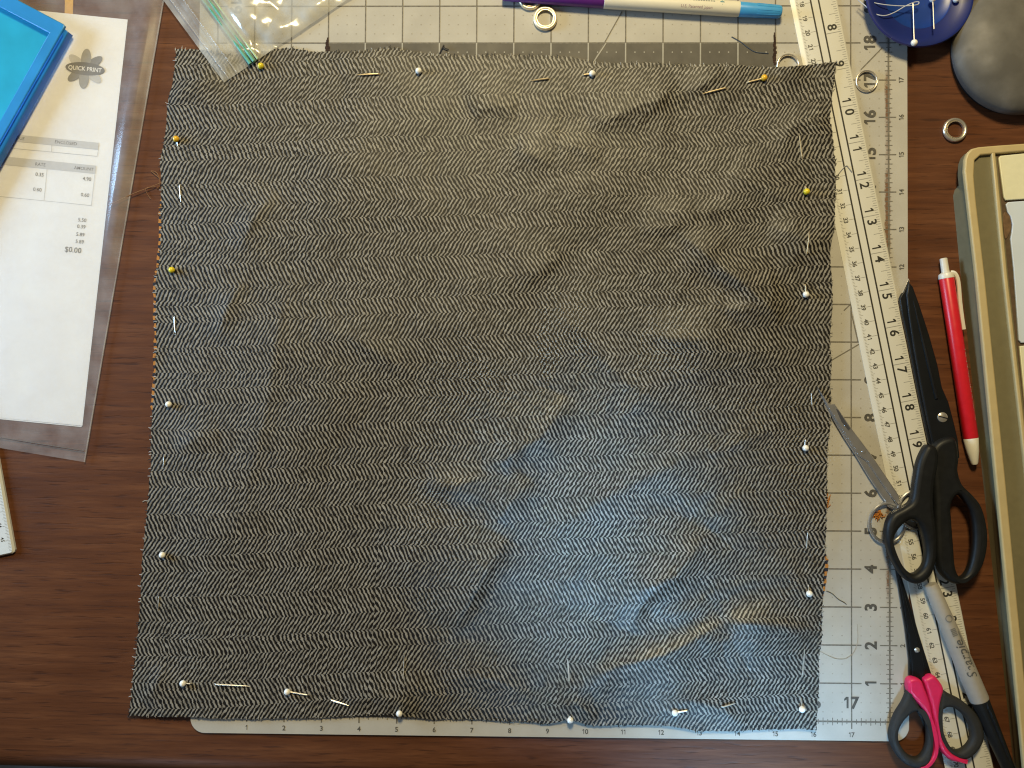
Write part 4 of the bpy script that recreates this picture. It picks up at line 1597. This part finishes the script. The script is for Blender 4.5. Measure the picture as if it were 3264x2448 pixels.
def ring_loop(cx, cy, rx, ry, z, r, name):
    pts_ = []
    for k in range(49):
        a = 2 * math.pi * k / 48
        pts_.append(P(cx + rx * math.cos(a), cy + ry * math.sin(a), z))
    return obj(name, MB().tube(pts_, r, 10, cap=False), CHROME, sc)


ring_loop(2828, 1667, 56, 62, z0 + 0.0010, 0.0012, 'finger_loop')
ring_loop(2922, 1624, 58, 60, z0 + 0.0020, 0.0012, 'finger_loop')
obj('screw', MB().lathe(P(2752, 1440, z0 + 0.0028), [(1e-5, 0.0006), (0.0012, 0.0005), (0.0016, 0.0), ], 20), CHROME, sc)

# ------------------------------------------------------------------ pink-handled scissors
ps = thing('pink_scissors', 'small scissors with pink and charcoal soft handles', 'scissors', P(2960, 2200, 0))
zs = RZ + 0.0004
bl1 = [(2838, 1745), (2850, 1780), (2866, 1870), (2887, 2001), (2899, 2102), (2899, 2176), (2950, 2190), (2978, 2172), (2966, 2138), (2930, 2023), (2900, 1920), (2880, 1857), (2860, 1795)]
obj('blade', plate([bl1], zs, zs + 0.0022, 0.0005), BLACK_BLADE, ps)
bl2 = [(2848, 1760), (2872, 1850), (2893, 1930), (2915, 2010), (2940, 2090), (2950, 2150), (2935, 2178), (2910, 2170), (2906, 2110), (2895, 2010), (2876, 1890), (2860, 1815)]
obj('blade', plate([bl2], zs + 0.0020, zs + 0.0034, 0.0005), BLACK_BLADE, ps)
obj('rivet', MB().lathe(P(2923, 2072, zs + 0.0032), [(1e-5, 0.0012), (0.0012, 0.0010), (0.0019, 0.0)], 20), NICKEL, ps)
HZ0, HZ1 = zs + 0.0002, zs + 0.0078
lo = [(2900, 2206), (2883, 2243), (2858, 2284), (2842, 2333), (2844, 2372), (2866, 2416), (2898, 2444), (2941, 2452), (2968, 2432), (2980, 2385), (2976, 2335), (2958, 2290), (2932, 2250), (2912, 2215)]
li = [(2901, 2284), (2923, 2271), (2944, 2281), (2960, 2329), (2959, 2380), (2941, 2414), (2919, 2420), (2890, 2401), (2868, 2362), (2873, 2320)]
obj('handle_loop', plate([lo, li], HZ0, HZ1, 0.0026, 4, 4), CHAR_RUBBER, ps, angle=60)
ro = [(3000, 2212), (3013, 2204), (3032, 2216), (3074, 2238), (3120, 2282), (3139, 2329), (3139, 2366), (3114, 2405), (3084, 2424), (3048, 2416), (3012, 2386), (2996, 2340), (2992, 2285), (2996, 2245)]
ri_ = [(3004, 2278), (3024, 2258), (3053, 2264), (3087, 2297), (3104, 2347), (3090, 2381), (3063, 2397), (3035, 2385), (3011, 2333)]
obj('handle_loop', plate([ro, ri_], HZ0, HZ1, 0.0026, 4, 4), CHAR_RUBBER, ps, angle=60)
pl_ = [(2897, 2180), (2904, 2166), (2922, 2163), (2940, 2172), (2950, 2196), (2966, 2240), (2976, 2290), (2986, 2345), (2992, 2385), (2988, 2420), (2962, 2448), (2930, 2456), (2962, 2432), (2980, 2398), (2978, 2350), (2966, 2304), (2950, 2270), (2925, 2240), (2900, 2208)]
obj('pink_grip', plate([pl_], HZ0 - 0.0002, HZ1 + 0.0005, 0.0022, 3, 4), PINK, ps, angle=60)
pr_ = [(2949, 2176), (2958, 2162), (2976, 2155), (2990, 2164), (3010, 2196), (3004, 2225), (2997, 2262), (2997, 2305), (3004, 2352), (3028, 2394), (3062, 2418), (3092, 2428), (3060, 2434), (3024, 2420), (2998, 2386), (2988, 2345), (2978, 2290), (2966, 2235)]
obj('pink_grip', plate([pr_], HZ0 - 0.0002, HZ1 + 0.0005, 0.0022, 3, 4), PINK, ps, angle=60)

# ------------------------------------------------------------------ grey felt-tip marker
gm_ = thing('grey_marker', 'grey permanent marker with black cap slanting across the ruler', 'marker', P(3060, 2080, 0))
zg = RZ + 0.0062
g0, g1 = P(2966, 1862, zg - 0.001), P(3122, 2231, zg)
gd = (g1 - g0).normalized()
gt = (g1 - g0).length
obj('barrel', MB().rod(g0, g1, [(0, 0.0038), (0.002, 0.0045), (gt * 0.35, 0.0053), (gt * 0.7, 0.0060), (gt * 0.985, 0.0062), (gt, 0.0060)], 40), MARKER_GREY, gm_)
obj('cap', MB().rod(g0, g1, [(gt - 0.001, 0.0056), (gt + 0.0005, 0.0058), (gt + 0.030, 0.0048), (gt + 0.052, 0.0040), (gt + 0.054, 0.0030)], 36), BLACK_PLASTIC, gm_)
s_ = gd.cross(Vector((0, 0, 1))).normalized()
if s_.x < 0:
    s_ = -s_
c0 = g1 + Vector((0, 0, 1)) * 0.0052 + s_ * 0.0016
obj('cap_clip', MB().tube([c0, c0 + gd * 0.02, c0 + gd * 0.042 - Vector((0, 0, 0.0016))], [0.0014, 0.0013, 0.0010], 8), BLACK_PLASTIC, gm_)
gx = MB()
dS = (P(3055, 2097, zg) - g0).dot(gd)
# reads from the cap towards the far end
rod_text(gx, 'Sharpie', g0, gd, dS, 0.0060, 0.0, 0.0062, 0.010, 0.30, flip=-1, squeeze=1.0)
obj('lettering', gx, MARKER_INK, gm_, smooth=False)
g2 = MB()
for cy, th_a, th_b, ln3 in ((2030, 0.46, 0.60, 0.0065), (2105, 0.52, 0.68, 0.012)):
    for k in range(12):
        d_ = (P(3010 + (cy - 2000) * 0.41, cy, zg) - g0).dot(gd) + ln3 * (k / 12 - 0.5)
        sgn = 1 if gd.cross(Vector((0, 0, 1))).x > 0 else -1
        q = [on_rod(g0, gd, dd, 0.0060, sgn * tt) for dd, tt in ((d_, th_a), (d_ + ln3 / 15, th_a), (d_ + ln3 / 15, th_b), (d_, th_b))]
        g2.add(q, [(0, 1, 2, 3)])
for k in range(5):
    d_ = (P(3014, 2013, zg) - g0).dot(gd) + 0.0011 * (k - 2)
    q = [on_rod(g0, gd, dd, 0.0058, tt) for dd, tt in ((d_, -0.30), (d_ + 0.0008, -0.30), (d_ + 0.0008, 0.28), (d_, 0.28))]
    g2.add(q, [(0, 1, 2, 3)])
dc_ = (P(2998, 1972, zg) - g0).dot(gd)
for k in range(20):
    a, b = 2 * math.pi * k / 20, 2 * math.pi * (k + 1) / 20
    q = [on_rod(g0, gd, dc_ + rr2 * math.cos(aa), 0.0057, rr2 * math.sin(aa) / 0.0057 - 0.1) for aa, rr2 in ((a, 0.0019), (b, 0.0019), (b, 0.0025), (a, 0.0025))]
    g2.add(q, [(0, 1, 2, 3)])
obj('small_print', g2, plain('faded_print', (0.20, 0.195, 0.185), 0.6), gm_, smooth=False)

# ------------------------------------------------------------------ black shears
sh = thing('fabric_shears', 'large black dressmaking shears with a silver pivot screw', 'shears', P(2980, 1400, 0))
Z = RZ + 0.0010
bl_l = [(2896, 892), (2880, 930), (2874, 938), (2868, 951), (2877, 1003), (2896, 1089), (2915, 1187), (2930, 1261), (2948, 1347), (2962, 1412), (2990, 1440), (3010, 1400), (3000, 1300), (2975, 1180),
        (2945, 1060), (2915, 950)]
obj('blade', plate([bl_l], Z, Z + 0.0030, 0.0007), BLACK_BLADE, sh)
bl_r = [(2897, 897), (2911, 914), (2930, 966), (2963, 1067), (2990, 1164), (3004, 1235), (3024, 1280), (3042, 1347), (3055, 1403), (3060, 1460), (3020, 1470), (2975, 1420), (2955, 1330), (2935, 1230), (2915, 1120), (2898, 1010), (2890, 940)]
obj('blade', plate([bl_r], Z + 0.0024, Z + 0.0056, 0.0010), BLACK_BLADE, sh)
obj('bare_edge', plate([[(2897, 888), (2900, 896), (2884, 934), (2875, 938)]], Z + 0.0004, Z + 0.0026, 0.0002), NICKEL, sh)
obj('ridge', MB().tube([P(2912, 960, Z + 0.0056), P(2950, 1120, Z + 0.0058), P(2985, 1270, Z + 0.0058)], [0.0004, 0.0012, 0.0012], 8), BLACK_BLADE, sh)
scw = P(3004, 1330, Z + 0.0056)
scr = obj('pivot_screw', MB().lathe(scw, [(1e-5, 0.0014), (0.0020, 0.0012), (0.0032, 0.0006), (0.0035, -0.0004)], 28), NICKEL, sh)
obj('slot', MB().prism([scw + Vector((-0.0029, 0.0011, 0)), scw + Vector((-0.0027, 0.0004, 0)), scw + Vector((0.0029, -0.0011, 0)), scw + Vector((0.0027, -0.0004, 0))], scw.z + 0.0008, scw.z + 0.0017), BLACK_PLASTIC, scr, smooth=False)
HA, HBz = Z + 0.0018, Z + 0.0125
arm_r = [(3020, 1395), (3050, 1400), (3061, 1460), (3058, 1500), (3072, 1545), (3104, 1578), (3134, 1618), (3152, 1690), (3150, 1760), (3130, 1820), (3092, 1856), (3050, 1864), (3010, 1838),
         (2990, 1790), (2984, 1700), (2982, 1600), (2976, 1520), (2972, 1450), (2985, 1415)]
hole_r = [(3058, 1578), (3082, 1600), (3104, 1645), (3111, 1715), (3104, 1780), (3088, 1826), (3066, 1842), (3050, 1810), (3044, 1740), (3038, 1660), (3037, 1610)]
obj('handle', plate([arm_r, hole_r], HA, HBz - 0.002, 0.0034, 4, 5), BLACK_PLASTIC, sh, angle=60)
arm_l = [(2962, 1418), (2990, 1430), (2996, 1470), (2984, 1540), (2980, 1600), (2984, 1650), (2992, 1720), (2988, 1790), (2968, 1842), (2930, 1864), (2890, 1848), (2856, 1800), (2832, 1735), (2830, 1680), (2848, 1640),
         (2884, 1618), (2910, 1596), (2920, 1540), (2930, 1480), (2944, 1442)]
hole_l = [(2902, 1660), (2930, 1668), (2950, 1710), (2958, 1766), (2948, 1808), (2918, 1832), (2888, 1812), (2864, 1768), (2854, 1726), (2868, 1690)]
obj('handle', plate([arm_l, hole_l], HA + 0.0012, HBz, 0.0034, 4, 5), BLACK_PLASTIC, sh, angle=60)

# ------------------------------------------------------------------ loose threads
def thread(name, pts, z, r, mat, label, closed=False):
    sp = spline(pts, 6, closed=False)
    zs_ = z if callable(z) else (lambda i, q: z)
    mb = MB().tube([P(q[0], q[1], zs_(i, q)) for i, q in enumerate(sp)], r, 5)
    return tag(obj(name, mb, mat), label, 'thread')


thread('tan_thread', [(515, 582), (480, 596), (430, 615), (380, 638), (345, 655)], 0.0026, 0.00030, TAN_THREAD, 'long tan thread reaching from the cloth onto the sleeve')
thread('tan_thread', [(512, 570), (490, 552), (482, 545), (496, 548), (505, 560), (510, 590), (500, 600)], 0.0012, 0.00028, TAN_THREAD, 'small tan thread tangle on the cloth\'s left edge')
thread('tan_thread', [(497, 595), (466, 600), (468, 615), (480, 634)], 0.0008, 0.00022, TAN_THREAD, 'short curled tan thread on wood beside the cloth')
thread('pale_thread', [(476, 1598), (462, 1596), (455, 1600)], 0.0010, 0.00028, GREY_THREAD, 'tiny pale thread end sticking from the left cloth edge')
thread('dark_thread', [(2634, 1884), (2652, 1892), (2672, 1910), (2690, 1920), (2698, 1927)], ZM + 0.0003, 0.00024, DARK_THREAD, 'short dark curved thread on the mat near number 3')
thread('beige_thread', [(2612, 2075), (2640, 2090), (2668, 2100), (2698, 2098), (2722, 2078), (2734, 2040), (2733, 1990)], ZM + 0.0002, 0.00020, plain('beige_thread', (0.40, 0.36, 0.29), 0.9), 'faint beige thread loop on the mat near number 2')
thread('blue_thread', [(2332, 117), (2345, 124), (2365, 136), (2385, 152), (2410, 166), (2450, 170)], ZM + 0.0004, 0.00032, BLUE_THREAD, 'blue-grey thread lying on the dark panel\'s top edge')
thread('dark_thread', [(1400, 172), (1408, 155), (1416, 143), (1412, 150), (1430, 158)], ZM + 0.0014, 0.00040, DARK_THREAD, 'dark thread tuft sticking from the cloth\'s top edge')
thread('grey_thread', [(2668, 560), (2684, 540), (2698, 528), (2706, 536), (2716, 548)], RZ + 0.0006, 0.00025, GREY_THREAD, 'thin grey thread curling over the ruler beside the cloth')
fz_ = MB()
rnd = random.Random(9)
for k in range(26):
    a = rnd.uniform(0, 6.28)
    x, y = 2797 + rnd.gauss(0, 7), 1640 + rnd.gauss(0, 7)
    fz_.tube([P(x, y, ZM + 0.0004), P(x + 7 * math.cos(a), y + 7 * math.sin(a), ZM + rnd.uniform(0.0004, 0.0020)), P(x + 12 * math.cos(a + 0.7), y + 12 * math.sin(a + 0.7), ZM + 0.0005)], 0.00035, 5)
tag(obj('orange_lint', fz_, ORANGE_THREAD), 'orange lint clump inside the silver scissors loop', 'lint')
fz_ = MB()
for k in range(10):
    x, y = 2636 + rnd.gauss(0, 2.5), 1600 + rnd.uniform(-14, 14)
    fz_.tube([P(x - 4, y + 6, ZM + 0.0008), P(x + 3, y, ZM + 0.0010), P(x + rnd.uniform(4, 12), y - rnd.uniform(4, 22), ZM + 0.0006)], 0.00028, 5)
tag(obj('orange_lint', fz_, ORANGE_THREAD), 'orange fibre wisps at the cloth\'s right edge near number 6', 'lint')
